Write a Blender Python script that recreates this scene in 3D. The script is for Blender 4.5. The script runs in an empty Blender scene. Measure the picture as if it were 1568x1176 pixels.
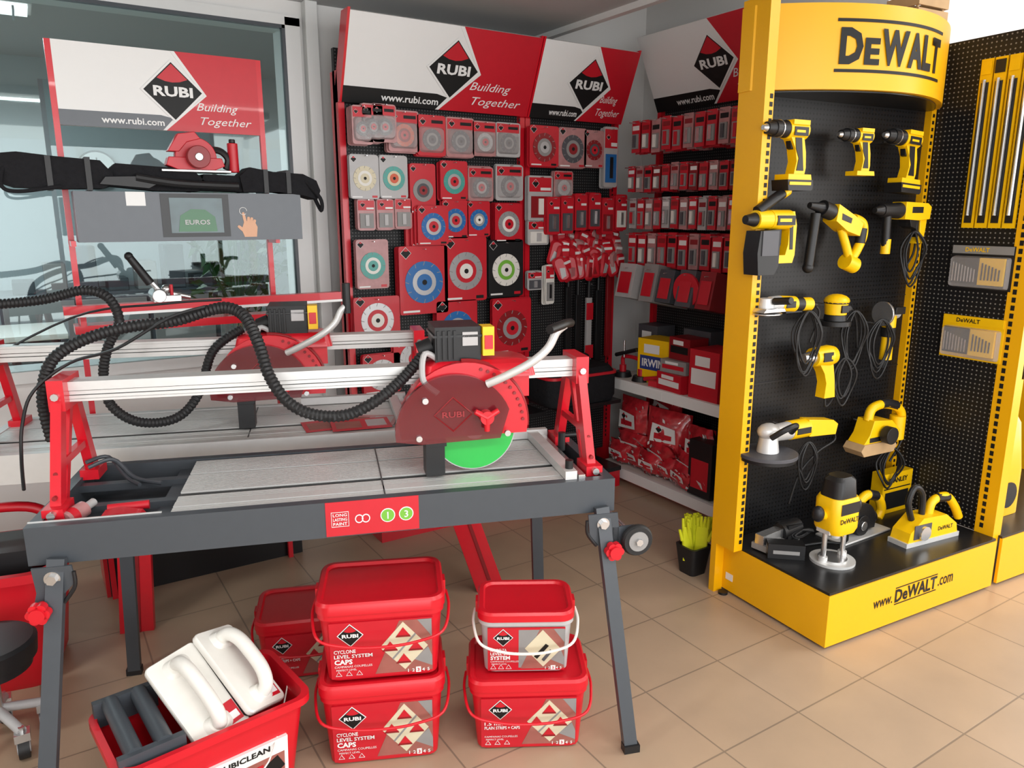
import bpy, bmesh, math, random
from mathutils import Matrix, Vector, Euler
random.seed(4)
R=math.radians
bpy.context.scene.view_settings.view_transform='Standard'
# ------------------------------------------------------------------ materials
MATS={}
def mat(name,col,rough=.5,metal=0.,var=.06,scale=30.,alpha=1.,emit=0.,coat=0.,trans=0.,spec=.5,bump=0.):
    if name in MATS: return MATS[name]
    m=bpy.data.materials.new(name);m.use_nodes=True;nt=m.node_tree;b=nt.nodes['Principled BSDF']
    tc=nt.nodes.new('ShaderNodeTexCoord');nz=nt.nodes.new('ShaderNodeTexNoise');nz.inputs['Scale'].default_value=scale;nz.inputs['Detail'].default_value=2
    nt.links.new(tc.outputs['Object'],nz.inputs['Vector'])
    mx=nt.nodes.new('ShaderNodeMix');mx.data_type='RGBA'
    c=list(col)+[1.]
    mx.inputs[6].default_value=[max(0,x*(1-var)) for x in col]+[1];mx.inputs[7].default_value=[min(1,x*(1+var)) for x in col]+[1]
    nt.links.new(nz.outputs['Fac'],mx.inputs[0]);nt.links.new(mx.outputs[2],b.inputs['Base Color'])
    b.inputs['Roughness'].default_value=rough;b.inputs['Metallic'].default_value=metal
    b.inputs['Specular IOR Level'].default_value=spec
    b.inputs['Alpha'].default_value=alpha;b.inputs['Coat Weight'].default_value=coat
    if trans: b.inputs['Transmission Weight'].default_value=trans
    if emit:
        b.inputs['Emission Color'].default_value=c;b.inputs['Emission Strength'].default_value=emit
    if bump:
        bp=nt.nodes.new('ShaderNodeBump');bp.inputs['Strength'].default_value=bump;bp.inputs['Distance'].default_value=.01
        nt.links.new(nz.outputs['Fac'],bp.inputs['Height']);nt.links.new(bp.outputs[0],b.inputs['Normal'])
    MATS[name]=m;return m
def math_node(nt,op,a,b=None):
    n=nt.nodes.new('ShaderNodeMath');n.operation=op
    for i,x in enumerate((a,b)):
        if x is None: continue
        if isinstance(x,(int,float)): n.inputs[i].default_value=x
        else: nt.links.new(x,n.inputs[i])
    return n.outputs[0]
def pegmat(name,base,hole,pitch,rad,axes,rough=.45):
    m=bpy.data.materials.new(name);m.use_nodes=True;nt=m.node_tree;b=nt.nodes['Principled BSDF']
    tc=nt.nodes.new('ShaderNodeTexCoord');sp=nt.nodes.new('ShaderNodeSeparateXYZ');nt.links.new(tc.outputs['Object'],sp.inputs[0])
    d=[]
    for ax in axes:
        q=math_node(nt,'FRACT',math_node(nt,'DIVIDE',math_node(nt,'ADD',sp.outputs[ax],50.),pitch))
        q=math_node(nt,'SUBTRACT',q,.5);d.append(math_node(nt,'MULTIPLY',q,q))
    r=math_node(nt,'LESS_THAN',math_node(nt,'ADD',d[0],d[1]),rad*rad)
    mx=nt.nodes.new('ShaderNodeMix');mx.data_type='RGBA';mx.inputs[6].default_value=base+(1,);mx.inputs[7].default_value=hole+(1,)
    nt.links.new(r,mx.inputs[0]);nt.links.new(mx.outputs[2],b.inputs['Base Color']);b.inputs['Roughness'].default_value=rough
    b.inputs['Specular IOR Level'].default_value=.3
    MATS[name]=m;return m
RED=mat('red_plastic',(.58,.006,.016),.36,var=.08,scale=8)
REDM=mat('red_enamel',(.60,.008,.02),.30,coat=.2)
REDC=mat('red_card',(.52,.008,.02),.42,coat=.1)
REDD=mat('red_dark',(.24,.008,.012),.4)
REDT=mat('red_translucent',(.15,.010,.016),.14,alpha=.74,coat=.5)
WHT=mat('white_plastic',(.74,.72,.67),.45)
WHP=mat('white_print',(.76,.76,.75),.5,var=.01)
LGR=mat('light_grey_plastic',(.42,.41,.41),.35)
PNK=mat('clear_pack_card',(.42,.20,.20),.3,var=.3,scale=25)
CLR=mat('clear_blister',(.75,.72,.72),.10,alpha=.28,coat=.6)
BLK=mat('black_plastic',(.010,.010,.011),.42,spec=.4)
BLP=mat('black_print',(.008,.008,.008),.5,var=.0,spec=.3)
BLM=mat('black_enamel',(.010,.010,.011),.30,spec=.4)
RUB=mat('black_rubber',(.012,.012,.013),.5,spec=.4)
FAB=mat('black_fabric',(.012,.012,.014),.9,var=.3,scale=60,bump=.5,spec=.2)
DG=mat('dark_grey_enamel',(.048,.056,.066),.42)
DG2=mat('dark_grey_panel',(.075,.085,.10),.3)
AL=mat('aluminium',(.66,.66,.65),.38,metal=.38,var=.05)
ALG=mat('aluminium_groove',(.09,.09,.09),.5,metal=.3)
STL=mat('steel',(.62,.62,.62),.24,metal=.9)
YEL=mat('yellow_enamel',(.84,.42,.0),.38,var=.03,scale=4)
YEP=mat('yellow_tool_plastic',(.88,.52,.0),.40)
YEG=mat('yellow_glove_knit',(.66,.68,.01),.8)
GRN=mat('green_blade',(.02,.42,.06),.4)
GRL=mat('green_print',(.16,.42,.04),.5)
BLU=mat('blue_disc',(.015,.13,.38),.35)
SIL=mat('disc_silver',(.45,.45,.46),.35,metal=.5)
TEA=mat('teal_disc',(.06,.32,.28),.35)
CRM=mat('cream_disc',(.62,.56,.40),.45)
DGD=mat('dark_disc',(.07,.07,.08),.5)
BRN=mat('brown_print',(.30,.10,.08),.5,var=.3,scale=20)
GRP=mat('grey_print',(.25,.245,.24),.5)
ORD=mat('orange_disc',(.6,.10,.04),.45)
NAVY=mat('navy_print',(.02,.04,.2),.5)
WALL=mat('white_wall_paint',(.72,.715,.70),.85,var=.02,scale=3)
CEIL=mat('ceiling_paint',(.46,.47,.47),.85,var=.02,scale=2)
FRM=mat('white_window_frame',(.68,.69,.68),.45,var=.02)
SKIN=mat('skin_print',(.66,.36,.22),.5)
WOOD=mat('crate_wood',(.46,.30,.15),.7,var=.25,scale=12)
GRY=mat('office_wall',(.40,.45,.47),.8,var=.05,scale=2)
PEGR=pegmat('black_pegboard',(.010,.010,.011),(.09,.09,.09),.0155,.24,(0,2),.5)
PEGD=pegmat('black_tool_pegboard',(.009,.009,.010),(.0,.0,.0),.019,.22,(0,2),.38)
PEGD2=pegmat('black_side_pegboard_lit_holes',(.009,.009,.010),(.22,.21,.19),.019,.17,(1,2),.35)  # pale hole colour paints in light showing through the panel
PEGY=pegmat('black_pegboard_side_bay',(.010,.010,.011),(.09,.09,.09),.0155,.24,(1,2),.5)
def floormat():
    m=bpy.data.materials.new('beige_floor_tile');m.use_nodes=True;nt=m.node_tree;b=nt.nodes['Principled BSDF']
    tc=nt.nodes.new('ShaderNodeTexCoord');mp=nt.nodes.new('ShaderNodeMapping');nt.links.new(tc.outputs['Object'],mp.inputs['Vector'])
    mp.inputs['Location'].default_value=(.12,.05,0)
    br=nt.nodes.new('ShaderNodeTexBrick');br.offset=0;br.squash=1
    br.inputs['Scale'].default_value=1;br.inputs['Brick Width'].default_value=.34;br.inputs['Row Height'].default_value=.34
    br.inputs['Mortar Size'].default_value=.003;br.inputs['Mortar Smooth'].default_value=.1;br.inputs['Bias'].default_value=0
    br.inputs['Color1'].default_value=(.40,.29,.20,1);br.inputs['Color2'].default_value=(.43,.315,.22,1);br.inputs['Mortar'].default_value=(.24,.18,.13,1)
    nt.links.new(mp.outputs[0],br.inputs['Vector'])
    nz=nt.nodes.new('ShaderNodeTexNoise');nz.inputs['Scale'].default_value=5;nz.inputs['Detail'].default_value=6;nt.links.new(tc.outputs['Object'],nz.inputs['Vector'])
    mx=nt.nodes.new('ShaderNodeMix');mx.data_type='RGBA';mx.blend_type='MULTIPLY'
    nt.links.new(br.outputs['Color'],mx.inputs[6])
    cr=nt.nodes.new('ShaderNodeValToRGB');cr.color_ramp.elements[0].color=(.8,.8,.8,1);cr.color_ramp.elements[1].color=(1.1,1.08,1.05,1)
    nt.links.new(nz.outputs['Fac'],cr.inputs[0]);nt.links.new(cr.outputs[0],mx.inputs[7]);mx.inputs[0].default_value=.8
    nt.links.new(mx.outputs[2],b.inputs['Base Color']);b.inputs['Roughness'].default_value=.33
    bp=nt.nodes.new('ShaderNodeBump');bp.invert=True;bp.inputs['Strength'].default_value=.3;bp.inputs['Distance'].default_value=.003
    nt.links.new(br.outputs['Fac'],bp.inputs['Height']);nt.links.new(bp.outputs[0],b.inputs['Normal'])
    return m
FLOOR=floormat()
def glassmat():
    m=bpy.data.materials.new('window_glass');m.use_nodes=True;nt=m.node_tree;nt.nodes.clear()
    o=nt.nodes.new('ShaderNodeOutputMaterial');t=nt.nodes.new('ShaderNodeBsdfTransparent');g=nt.nodes.new('ShaderNodeBsdfGlossy');mx=nt.nodes.new('ShaderNodeMixShader')
    t.inputs[0].default_value=(.80,.86,.86,1);g.inputs['Roughness'].default_value=.02;g.inputs[0].default_value=(.9,1,1,1)
    fr=nt.nodes.new('ShaderNodeFresnel');fr.inputs[0].default_value=1.6
    nt.links.new(fr.outputs[0],mx.inputs[0]);nt.links.new(t.outputs[0],mx.inputs[1]);nt.links.new(g.outputs[0],mx.inputs[2]);nt.links.new(mx.outputs[0],o.inputs[0]);return m
GLASS=glassmat()
# ------------------------------------------------------------------ mesh builder
FACE=Matrix.Rotation(R(90),4,'X')
def Tr(x,y,z): return Matrix.Translation((x,y,z))
def fr(o,ang,z=0): return Matrix.Translation((o[0],o[1],z))@Matrix.Rotation(R(ang),4,'Z')
TCACHE={}
class M:
    def __init__(s,name): s.name=name;s.bm=bmesh.new();s.mats=[];s.T=Matrix.Identity(4)
    def mi(s,m):
        if m not in s.mats: s.mats.append(m)
        return s.mats.index(m)
    def add(s,vs,fs,m,T=None):
        t=s.T@T if T is not None else s.T;k=s.mi(m)
        bv=[s.bm.verts.new(t@Vector(v)) for v in vs]
        for f in fs:
            try:
                q=s.bm.faces.new([bv[i] for i in f]);q.material_index=k
            except ValueError: pass
    def box(s,x0,x1,y0,y1,z0,z1,m,T=None):
        v=[(x0,y0,z0),(x1,y0,z0),(x1,y1,z0),(x0,y1,z0),(x0,y0,z1),(x1,y0,z1),(x1,y1,z1),(x0,y1,z1)]
        s.add(v,[(3,2,1,0),(4,5,6,7),(0,1,5,4),(1,2,6,5),(2,3,7,6),(3,0,4,7)],m,T)
    def cb(s,c,d,m,rot=None,T=None):
        t=Matrix.Translation(c)
        if rot: t=t@Euler([R(a) for a in rot]).to_matrix().to_4x4()
        if T is not None: t=T@t
        s.box(-d[0]/2,d[0]/2,-d[1]/2,d[1]/2,-d[2]/2,d[2]/2,m,t)
    def cyl(s,p0,p1,r0,m,r1=None,seg=20,T=None):
        if r1 is None: r1=r0
        p0=Vector(p0);p1=Vector(p1);d=(p1-p0).normalized();a=d.orthogonal().normalized();b=d.cross(a)
        v=[];
        for p,r in((p0,r0),(p1,r1)):
            for i in range(seg):
                t=2*math.pi*i/seg;v.append(p+(a*math.cos(t)+b*math.sin(t))*r)
        f=[(i,(i+1)%seg,seg+(i+1)%seg,seg+i) for i in range(seg)]
        f+=[tuple(range(seg-1,-1,-1)),tuple(range(seg,2*seg))]
        s.add(v,f,m,T)
    def tube(s,pts,r,m,seg=8,sub=6,ridge=0,T=None,closed=False):
        P=[Vector(p) for p in pts]
        if sub>1 and len(P)>2:
            Q=[];n=len(P)
            for i in range(n if closed else n-1):
                if closed: a,b,c,d=P[i-1],P[i],P[(i+1)%n],P[(i+2)%n]
                else: a=P[max(i-1,0)];b=P[i];c=P[i+1];d=P[min(i+2,n-1)]
                for k in range(sub):
                    t=k/sub;Q.append(.5*((2*b)+(c-a)*t+(2*a-5*b+4*c-d)*t*t+(3*b-a-3*c+d)*t**3))
            if not closed: Q.append(P[-1])
            P=Q
        if ridge:
            L=[0]
            for i in range(1,len(P)): L.append(L[-1]+(P[i]-P[i-1]).length)
            n=int(L[-1]/ridge);Q=[];j=0
            for k in range(n+1):
                d=L[-1]*k/n
                while j<len(P)-2 and L[j+1]<d: j+=1
                t=(d-L[j])/max(1e-9,L[j+1]-L[j]);Q.append(P[j].lerp(P[j+1],t))
            P=Q
        n=len(P);v=[];N=None
        for i in range(n):
            if closed: t=(P[(i+1)%n]-P[i-1])
            else: t=(P[min(i+1,n-1)]-P[max(i-1,0)])
            t=t.normalized() if t.length>1e-9 else Vector((0,0,1))
            if N is None: N=t.orthogonal().normalized()
            N=(N-t*N.dot(t));N=N.normalized() if N.length>1e-6 else t.orthogonal().normalized()
            B=t.cross(N);rr=r*(1 if (not ridge or i%2) else .82)
            for k in range(seg):
                a=2*math.pi*k/seg;v.append(P[i]+(N*math.cos(a)+B*math.sin(a))*rr)
        f=[]
        for i in range(n if closed else n-1):
            j=(i+1)%n
            for k in range(seg): f.append((i*seg+k,i*seg+(k+1)%seg,j*seg+(k+1)%seg,j*seg+k))
        if not closed: f+=[tuple(range(seg-1,-1,-1)),tuple(range((n-1)*seg,n*seg))]
        s.add(v,f,m,T)
    def prism(s,pts,d,m,T=None,z=0):
        n=len(pts);v=[(p[0],p[1],z) for p in pts]+[(p[0],p[1],z+d) for p in pts]
        f=[(i,(i+1)%n,n+(i+1)%n,n+i) for i in range(n)]+[tuple(range(n-1,-1,-1)),tuple(range(n,2*n))]
        s.add(v,f,m,T)
    def sil(s,pts,y0,y1,m,T=None):
        t=Matrix(((1,0,0,0),(0,0,-1,y1),(0,1,0,0),(0,0,0,1)))
        s.prism(pts,y1-y0,m,(T@t) if T is not None else t)
    def sph(s,c,r,m,seg=16,T=None,half=False):
        if isinstance(r,(int,float)): r=(r,r,r)
        v=[];rg=seg//2
        for i in range(rg+1):
            th=math.pi*i/rg
            for k in range(seg):
                a=2*math.pi*k/seg;v.append((c[0]+r[0]*math.sin(th)*math.cos(a),c[1]+r[1]*math.sin(th)*math.sin(a),c[2]+r[2]*math.cos(th)))
        f=[(i*seg+k,(i+1)*seg+k,(i+1)*seg+(k+1)%seg,i*seg+(k+1)%seg) for i in range(rg) for k in range(seg)]
        s.add(v,f,m,T)
    def loft(s,secs,m,T=None,n=6,cap0=True,cap1=True):
        v=[];c=0
        for (z,w,d,r) in secs:
            c=0
            for (sx,sy,a0) in((1,1,0),(-1,1,90),(-1,-1,180),(1,-1,270)):
                for k in range(n+1):
                    a=R(a0+90*k/n);v.append((sx*(w/2-r)+r*math.cos(a),sy*(d/2-r)+r*math.sin(a),z));c+=1
        f=[]
        for i in range(len(secs)-1):
            for k in range(c): f.append((i*c+k,i*c+(k+1)%c,(i+1)*c+(k+1)%c,(i+1)*c+k))
        if cap0: f.append(tuple(range(c-1,-1,-1)))
        if cap1: f.append(tuple(range((len(secs)-1)*c,len(secs)*c)))
        s.add(v,f,m,T)
    def text(s,body,T,h,m,w=None,depth=.0008,shear=0.,bold=.0,align='C',space=1.):
        key=(body,shear,bold,space)
        if key not in TCACHE:
            c=bpy.data.curves.new('t','FONT');c.body=body;c.size=1;c.resolution_u=2;c.shear=shear;c.offset=bold;c.space_character=space
            o=bpy.data.objects.new('t',c);bpy.context.collection.objects.link(o)
            me=bpy.data.meshes.new_from_object(o)
            vs=[tuple(x.co) for x in me.vertices];fs=[tuple(p.vertices) for p in me.polygons]
            bpy.data.objects.remove(o);bpy.data.curves.remove(c);bpy.data.meshes.remove(me);TCACHE[key]=(vs,fs)
        vs,fs=TCACHE[key]
        if not vs: return
        x0=min(v[0] for v in vs);x1=max(v[0] for v in vs);y0=min(v[1] for v in vs);y1=max(v[1] for v in vs)
        sy=h/(y1-y0);sx=(w/(x1-x0)) if w else sy
        ox={'C':(x0+x1)/2,'L':x0,'R':x1}[align]
        s.add([((v[0]-ox)*sx,(v[1]-(y0+y1)/2)*sy,depth) for v in vs],fs,m,T)
    def logo(s,T,a,txt=True,z=0.):
        s.prism([(-a*1.1,0),(0,-a*1.1),(a*1.1,0),(0,a*1.1)],.0006,WHP,T,z=z)
        s.prism([(-a,0),(0,-a),(a,0),(0,a)],.0012,BLP,T,z=z)
        s.prism([(0,a*.95),(-a*.52,a*.43),(-a*.25,a*.33),(0,a*.30),(a*.25,a*.33),(a*.52,a*.43)],.0018,REDC,T,z=z)
        if txt: s.text('RUBI',T@Tr(0,-.02*a,z+.002),a*.36,WHP,w=a*1.35,bold=.035,depth=.0008)
    def finish(s,M4=None,bevel=0.,parent=None,smooth=35,recalc=True,seg=2):
        if recalc: bmesh.ops.recalc_face_normals(s.bm,faces=s.bm.faces)
        me=bpy.data.meshes.new(s.name);s.bm.to_mesh(me);s.bm.free()
        for m in s.mats: me.materials.append(m)
        for p in me.polygons: p.use_smooth=True
        me.set_sharp_from_angle(angle=R(smooth))
        o=bpy.data.objects.new(s.name,me);bpy.context.collection.objects.link(o)
        if M4 is not None: o.matrix_world=M4
        if bevel:
            b=o.modifiers.new('bevel','BEVEL');b.width=bevel;b.segments=seg;b.limit_method='ANGLE';b.angle_limit=R(50);b.use_clamp_overlap=True
        if parent: o.parent=parent
        return o
def simple(name,x0,x1,y0,y1,z0,z1,m,bevel=0):
    q=M(name);q.box(x0,x1,y0,y1,z0,z1,m);return q.finish(bevel=bevel)
# ------------------------------------------------------------------ room shell
simple('floor',-3.2,6.2,-3,8,-.1,0,FLOOR)
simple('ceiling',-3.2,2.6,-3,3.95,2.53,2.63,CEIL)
simple('ceiling',2.6,6.2,-3,3.95,2.98,3.08,WALL)
simple('trim_1',2.56,2.6,-3,3.8,2.5,3.0,FRM)
simple('wall_back',1.22,3.45,3.8,3.95,0,3.0,WALL)
simple('wall_back',-3.2,1.22,3.8,3.95,0,.85,WALL)
simple('wall_back',-3.2,1.22,3.8,3.95,2.45,2.6,WALL)
simple('wall_right',3.40,3.52,2.2,3.8,0,3.0,WALL)
simple('wall_right',3.52,6.2,2.2,2.32,0,3.0,WALL)
simple('wall_right',6.1,6.2,-3,2.2,0,3.0,WALL)
simple('wall_left',-3.2,-3.1,-3,8,0,2.6,WALL)
q=M('window_1')
q.box(1.15,1.22,3.77,3.97,.85,2.45,FRM);q.box(-3.1,1.22,3.77,3.97,2.415,2.46,FRM);q.box(-3.1,1.22,3.77,3.97,.85,.90,FRM)
q.box(1.135,1.15,3.77,3.80,.9,2.415,DG);q.box(-3.1,1.15,3.77,3.80,2.40,2.415,DG)
q.box(-1.3,-1.24,3.82,3.9,.9,2.4,FRM)
q.box(-3.1,1.15,3.79,3.797,.9,2.41,GLASS)
q.finish()
simple('trim_2',1.24,1.30,3.74,3.8,0,2.53,FRM,.004)
q=M('window_2')
for x in(-3.1,-1.2,.7,2.6,4.5,6.05): q.box(x-.04,x+.04,-3.0,-2.92,0,2.53,FRM)
q.box(-3.1,6.1,-3,-2.92,0,.12,FRM);q.box(-3.1,6.1,-3,-2.92,2.4,2.53,FRM);q.finish()
simple('wall_office_back',-3.2,3.2,7.6,7.7,0,2.9,GRY)
simple('wall_office_right',2.4,2.5,3.95,7.6,0,2.9,GRY)
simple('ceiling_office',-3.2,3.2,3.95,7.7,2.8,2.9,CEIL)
q=M('office_desk')
q.box(-1.6,.2,6.0,6.7,.72,.76,WHT);q.box(-1.6,-1.55,6,6.7,0,.72,DG);q.box(.15,.2,6,6.7,0,.72,DG);q.box(-1.1,-.5,6.3,6.34,.85,1.25,BLM);q.box(-.85,-.75,6.3,6.36,.76,.87,BLM);q.box(-1.55,.15,6.6,6.65,.1,.72,DG2)
q.finish(bevel=.004)
q=M('wall_clock');q.cyl((.62,7.58,1.93),(.62,7.55,1.93),.16,BLK,seg=32);q.cyl((.62,7.56,1.93),(.62,7.54,1.93),.145,WHP,seg=32);q.cb((.62,7.535,1.98),(.01,.006,.1),BLP);q.cb((.65,7.535,1.93),(.07,.006,.01),BLP);q.finish()
q=M('office_ceiling_light');q.box(-1.3,.2,5.2,5.5,2.68,2.79,FRM);q.box(-1.28,.18,5.22,5.48,2.665,2.68,mat('lamp_tube',(1,1,1),.5,emit=1.5,var=0));
for i in range(14): q.box(-1.26+i*.105,-1.25+i*.105,5.22,5.48,2.64,2.68,STL)
q.finish()
q=M('framed_picture');q.box(1.32,1.78,7.54,7.6,1.1,2.1,BLK);q.box(1.35,1.75,7.53,7.55,1.13,2.07,mat('picture_print',(.25,.32,.28),.6,var=.8,scale=14));q.finish()
q=M('office_window');q.box(-2.2,-.6,7.54,7.6,.7,1.9,FRM);q.box(-2.1,-1.45,7.52,7.55,.8,1.8,mat('office_daylight',(.8,.9,1.),.5,emit=1.,var=0));q.box(-1.38,-.7,7.52,7.55,.8,1.8,MATS['office_daylight']);q.finish()
q=M('office_shelf');q.box(-.2,1.9,6.9,7.5,0,.95,DG2)
for i in range(4): q.box(-.18+i*.52,.30+i*.52,6.88,6.9,.05,.9,GRP)
for i in range(9): q.box(-.1+i*.22,.05+i*.22,7.0,7.3,.95,1.05+.13*((i*7)%3),[DG,GRP,DG2][i%3])
q.finish(bevel=.005)
q=M('potted_plant')
q.cyl((.95,4.25,0),(.95,4.25,.45),.15,LGR,r1=.2);q.cyl((.95,4.25,.44),(.95,4.25,1.0),.015,WOOD)
LEAF=mat('leaf_green',(.025,.09,.02),.45,var=.4)
for i in range(230):
    a=random.uniform(0,6.28);rr=random.uniform(.02,.26);z=random.uniform(1.0,1.5);c=Vector((.99+rr*math.cos(a),4.27+rr*math.sin(a)*.9,z))
    t=Tr(*c)@Euler((random.uniform(-1.2,1.2),random.uniform(-1.2,1.2),a)).to_matrix().to_4x4()
    q.add([(0,-.0,0),(.03,-.018,.008),(.08,0,0),(.03,.018,.008)],[(0,1,2,3)],LEAF,t)
    if i%5==0:q.cyl((.95,4.25,1.0),tuple(c),.003,LEAF,seg=5)
q.finish(recalc=False)
# ------------------------------------------------------------------ header signs
def header(q,T,w,h,bar=BLP,ds=.33,dx=.54,txt2=True):
    q.box(0,w,0,h,-.02,0,WHP,T)
    cx=w*dx;a=h*ds;e=a*1.12
    q.prism([(cx+.02*w,h),(w,h),(w,0),(cx-.06*w,0),(cx+e*1.0,h*.47)],.0015,REDC,T,z=.0)
    q.prism([(cx+.0*w,h),(cx+.022*w,h),(cx+e*1.04,h*.47),(cx-.05*w,0),(cx-.068*w,0),(cx+e*.97,h*.47)],.0022,WHP,T)
    q.prism([(0,0),(cx-.068*w,0),(cx-.068*w+.145*h,h*.155),(cx-.03*w-.1*h,h*.19),(0,h*.19)],.0015,bar,T)
    q.text('www.rubi.com',T@Tr(cx*.62,h*.095,.002),h*.085,WHP,w=cx*.55,bold=.02)
    q.logo(T@Tr(cx,h*.50,.003),a)
    if txt2:
        for s,y in(('Building',.31),('Together',.13)):
            lb=cx-.06*w+(e+.06*w)*y/.47+.025*w+(0.07*w if y<.2 else 0);rb=w-.03*w;ww=(rb-lb)*(.72 if y>.2 else .85)
            q.text(s,T@Tr(lb+ww/2+(0 if y>.2 else (rb-lb)*.1),h*y,.002),h*.13,WHP,w=ww,shear=.35)
def disc(q,T,r,c1,c2=SIL,c3=REDC):
    q.cyl((0,0,0),(0,0,.003),r,c1,seg=28,T=T);q.cyl((0,0,0),(0,0,.0045),r*.62,c2,seg=24,T=T);q.cyl((0,0,0),(0,0,.006),r*.40,c3,seg=20,T=T);q.cyl((0,0,0),(0,0,.007),r*.13,BLP,seg=12,T=T)
    for k in range(12):
        a=k*.5236;q.cb((r*.90*math.cos(a),r*.90*math.sin(a),.0032),(r*.035,r*.2,.0008),GRP,rot=(0,0,math.degrees(a)+70),T=T)
def pack(q,T,w,h,c1=BLU,c2=SIL,c3=REDC,card=REDC,layers=3,kind='disc'):
    for i in range(layers):
        o=random.uniform(-.004,.004);t=T@Tr(o,o,-.014*i)
        q.loft([(-.004,w,h,.012),(0,w,h,.012)],card,t,n=2)
        if i==0: tf=t
    q.cyl((0,h*.46,-.014*layers-.05),(0,h*.46,.03),.0025,STL,seg=6,T=T)
    if kind=='disc':
        r=min(w,h)*.39;disc(q,tf@Tr(0,-h*.03,.0),r,c1,c2,c3)
        q.logo(tf@Tr(-w*.36,h*.40,.0),min(w,h)*.10,txt=False)
        q.box(w*.24,w*.42,-h*.47,-h*.42,0,.001,BLP if card is REDC else REDC,tf);q.box(-w*.44,-w*.1,-h*.47,-h*.44,0,.001,WHP,tf)
    elif kind=='blister':
        r=min(w,h)*.34
        q.box(-w*.45,w*.45,h*.2,h*.46,0,.001,REDC,tf);q.logo(tf@Tr(-w*.3,h*.34,.001),min(w,h)*.10,txt=False);q.box(w*.0,w*.40,h*.30,h*.38,.001,.002,BLP,tf)
        disc(q,tf@Tr(0,-h*.1,.004),r*.95,c1,c2,c3)
        q.loft([(0,w*.88,h*.64,.02),(.014,w*.80,h*.56,.02)],CLR,tf@Tr(0,-h*.1,0),n=3)
    elif kind=='card':
        q.box(-w*.38,w*.38,-h*.42,h*.05,0,.006,c1,tf);q.box(-w*.1,w*.1,-h*.35,h*.0,.006,.012,c2,tf);q.box(-w*.45,w*.45,h*.15,h*.46,0,.001,REDC,tf);q.logo(tf@Tr(-w*.2,h*.33,.001),min(w,h)*.13,txt=False);q.box(-w*.0,w*.42,h*.18,h*.24,.001,.002,WHP,tf)
def bay(name,x0,x1,yb,items,extra=None,bx1=None):
    q=M(name)
    q.box(x0,x1,yb,yb+.03,.12,2.3,PEGR)
    for x in(x0,x1-.03): q.box(x,x+.03,yb-.03,yb+.06,0,2.20,REDM)
    for x in(x0+.03,x1-.037):
        for i in range(70): q.box(x+.0,x+.007,yb-.0315,yb-.029,.2+i*.027,.215+i*.027,BLK)
    bx1=bx1 or x1
    q.box(x0,bx1,yb-.35,yb,0,.10,REDM);q.box(x0,bx1,yb-.36,yb,.10,.125,BLM)
    L=math.hypot(.15,.36);an=math.atan2(.36,.15)
    T=Tr(x0+.01,yb-.05,2.06)@Matrix.Rotation(math.pi-an,4,'X')
    header(q,T,x1-x0-.02,L,ds=.34)
    for x in(x0,x1-.012): q.prism([(yb+.03,2.06),(yb-.05,2.06),(yb-.205,2.43),(yb-.12,2.43)],.012,REDM,Matrix(((0,0,1,x),(1,0,0,0),(0,1,0,0),(0,0,0,1))))
    if extra: extra(q)
    return q.finish()
YB=3.57
def ex1(q): q.box(1.36,2.28,YB-.34,YB,.50,.52,BLM)
bay('merchandising_display_rack',1.305,2.335,YB,None,ex1)
def ex2(q): q.box(2.37,2.80,YB-.34,YB,.50,.52,BLM)
bay('merchandising_display_rack',2.34,2.985,YB,None,ex2,bx1=2.80)
q=M('cutting_disc_packs')
def P(x,z,w,h,**k): pack(q,Tr(x,k.pop('y',YB-.09),z)@FACE,w,h,**k)
for x,z,w,h in[(1.38,1.955,.10,.17),(1.43,1.965,.11,.17),(1.49,1.97,.12,.17)]: P(x,z,w,h,c1=DGD,c2=GRP,kind='blister',layers=5,y=YB-.13,card=PNK)
P(1.60,1.94,.16,.19,kind='blister',c1=ORD,c2=REDD,card=PNK,layers=4);P(1.75,1.93,.155,.19,kind='blister',c1=DGD,c2=GRP,c3=DGD,card=REDC,layers=4)
P(1.91,1.93,.16,.19,kind='blister',c1=DGD,c2=GRP,c3=DGD,card=PNK,layers=4);P(2.05,1.93,.14,.17,kind='blister',c1=LGR,c2=GRP,card=PNK);P(2.19,1.93,.15,.17,kind='blister',c1=DGD,c2=GRP,c3=DGD,card=LGR)
P(1.40,1.73,.145,.20,c1=CRM,c2=WHT,c3=CRM,card=LGR);P(1.545,1.73,.145,.20,c1=TEA,c2=CRM,c3=ORD,card=LGR)
P(1.70,1.68,.14,.24,c1=GRP,c2=DGD,c3=REDD);P(1.87,1.72,.155,.19,c1=TEA,c2=SIL,c3=REDC);P(2.03,1.71,.15,.17,kind='blister',c1=DGD,c2=LGR,card=PNK);P(2.205,1.72,.17,.18,kind='blister',c1=DGD,c2=GRP,card=LGR)
for x in(1.40,1.495,1.585): P(x,1.555,.09,.145,c1=GRP,c2=LGR,card=PNK,kind='card',layers=4)
for i in range(4): P(1.70+i*.012,1.485+i*.006,.17,.19,c1=BLU,c2=SIL,y=YB-.06-i*.02,layers=2)
P(1.875,1.53,.15,.19,c1=BLU);P(2.01,1.53,.135,.18,c1=BLU,c3=WHT);P(2.20,1.515,.17,.20,c1=SIL,c2=WHT,c3=REDC,layers=5)
P(1.42,1.32,.165,.235,c1=TEA,c2=WHT,c3=TEA,card=PNK);P(1.69,1.23,.27,.34,c1=BLU,c2=SIL,c3=BLU,layers=4);P(1.93,1.275,.25,.33,c1=SIL,c2=REDC,c3=WHT,layers=4);P(2.175,1.27,.22,.30,c1=WHT,c2=GRL,c3=WHT,card=BLK,layers=4)
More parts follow.
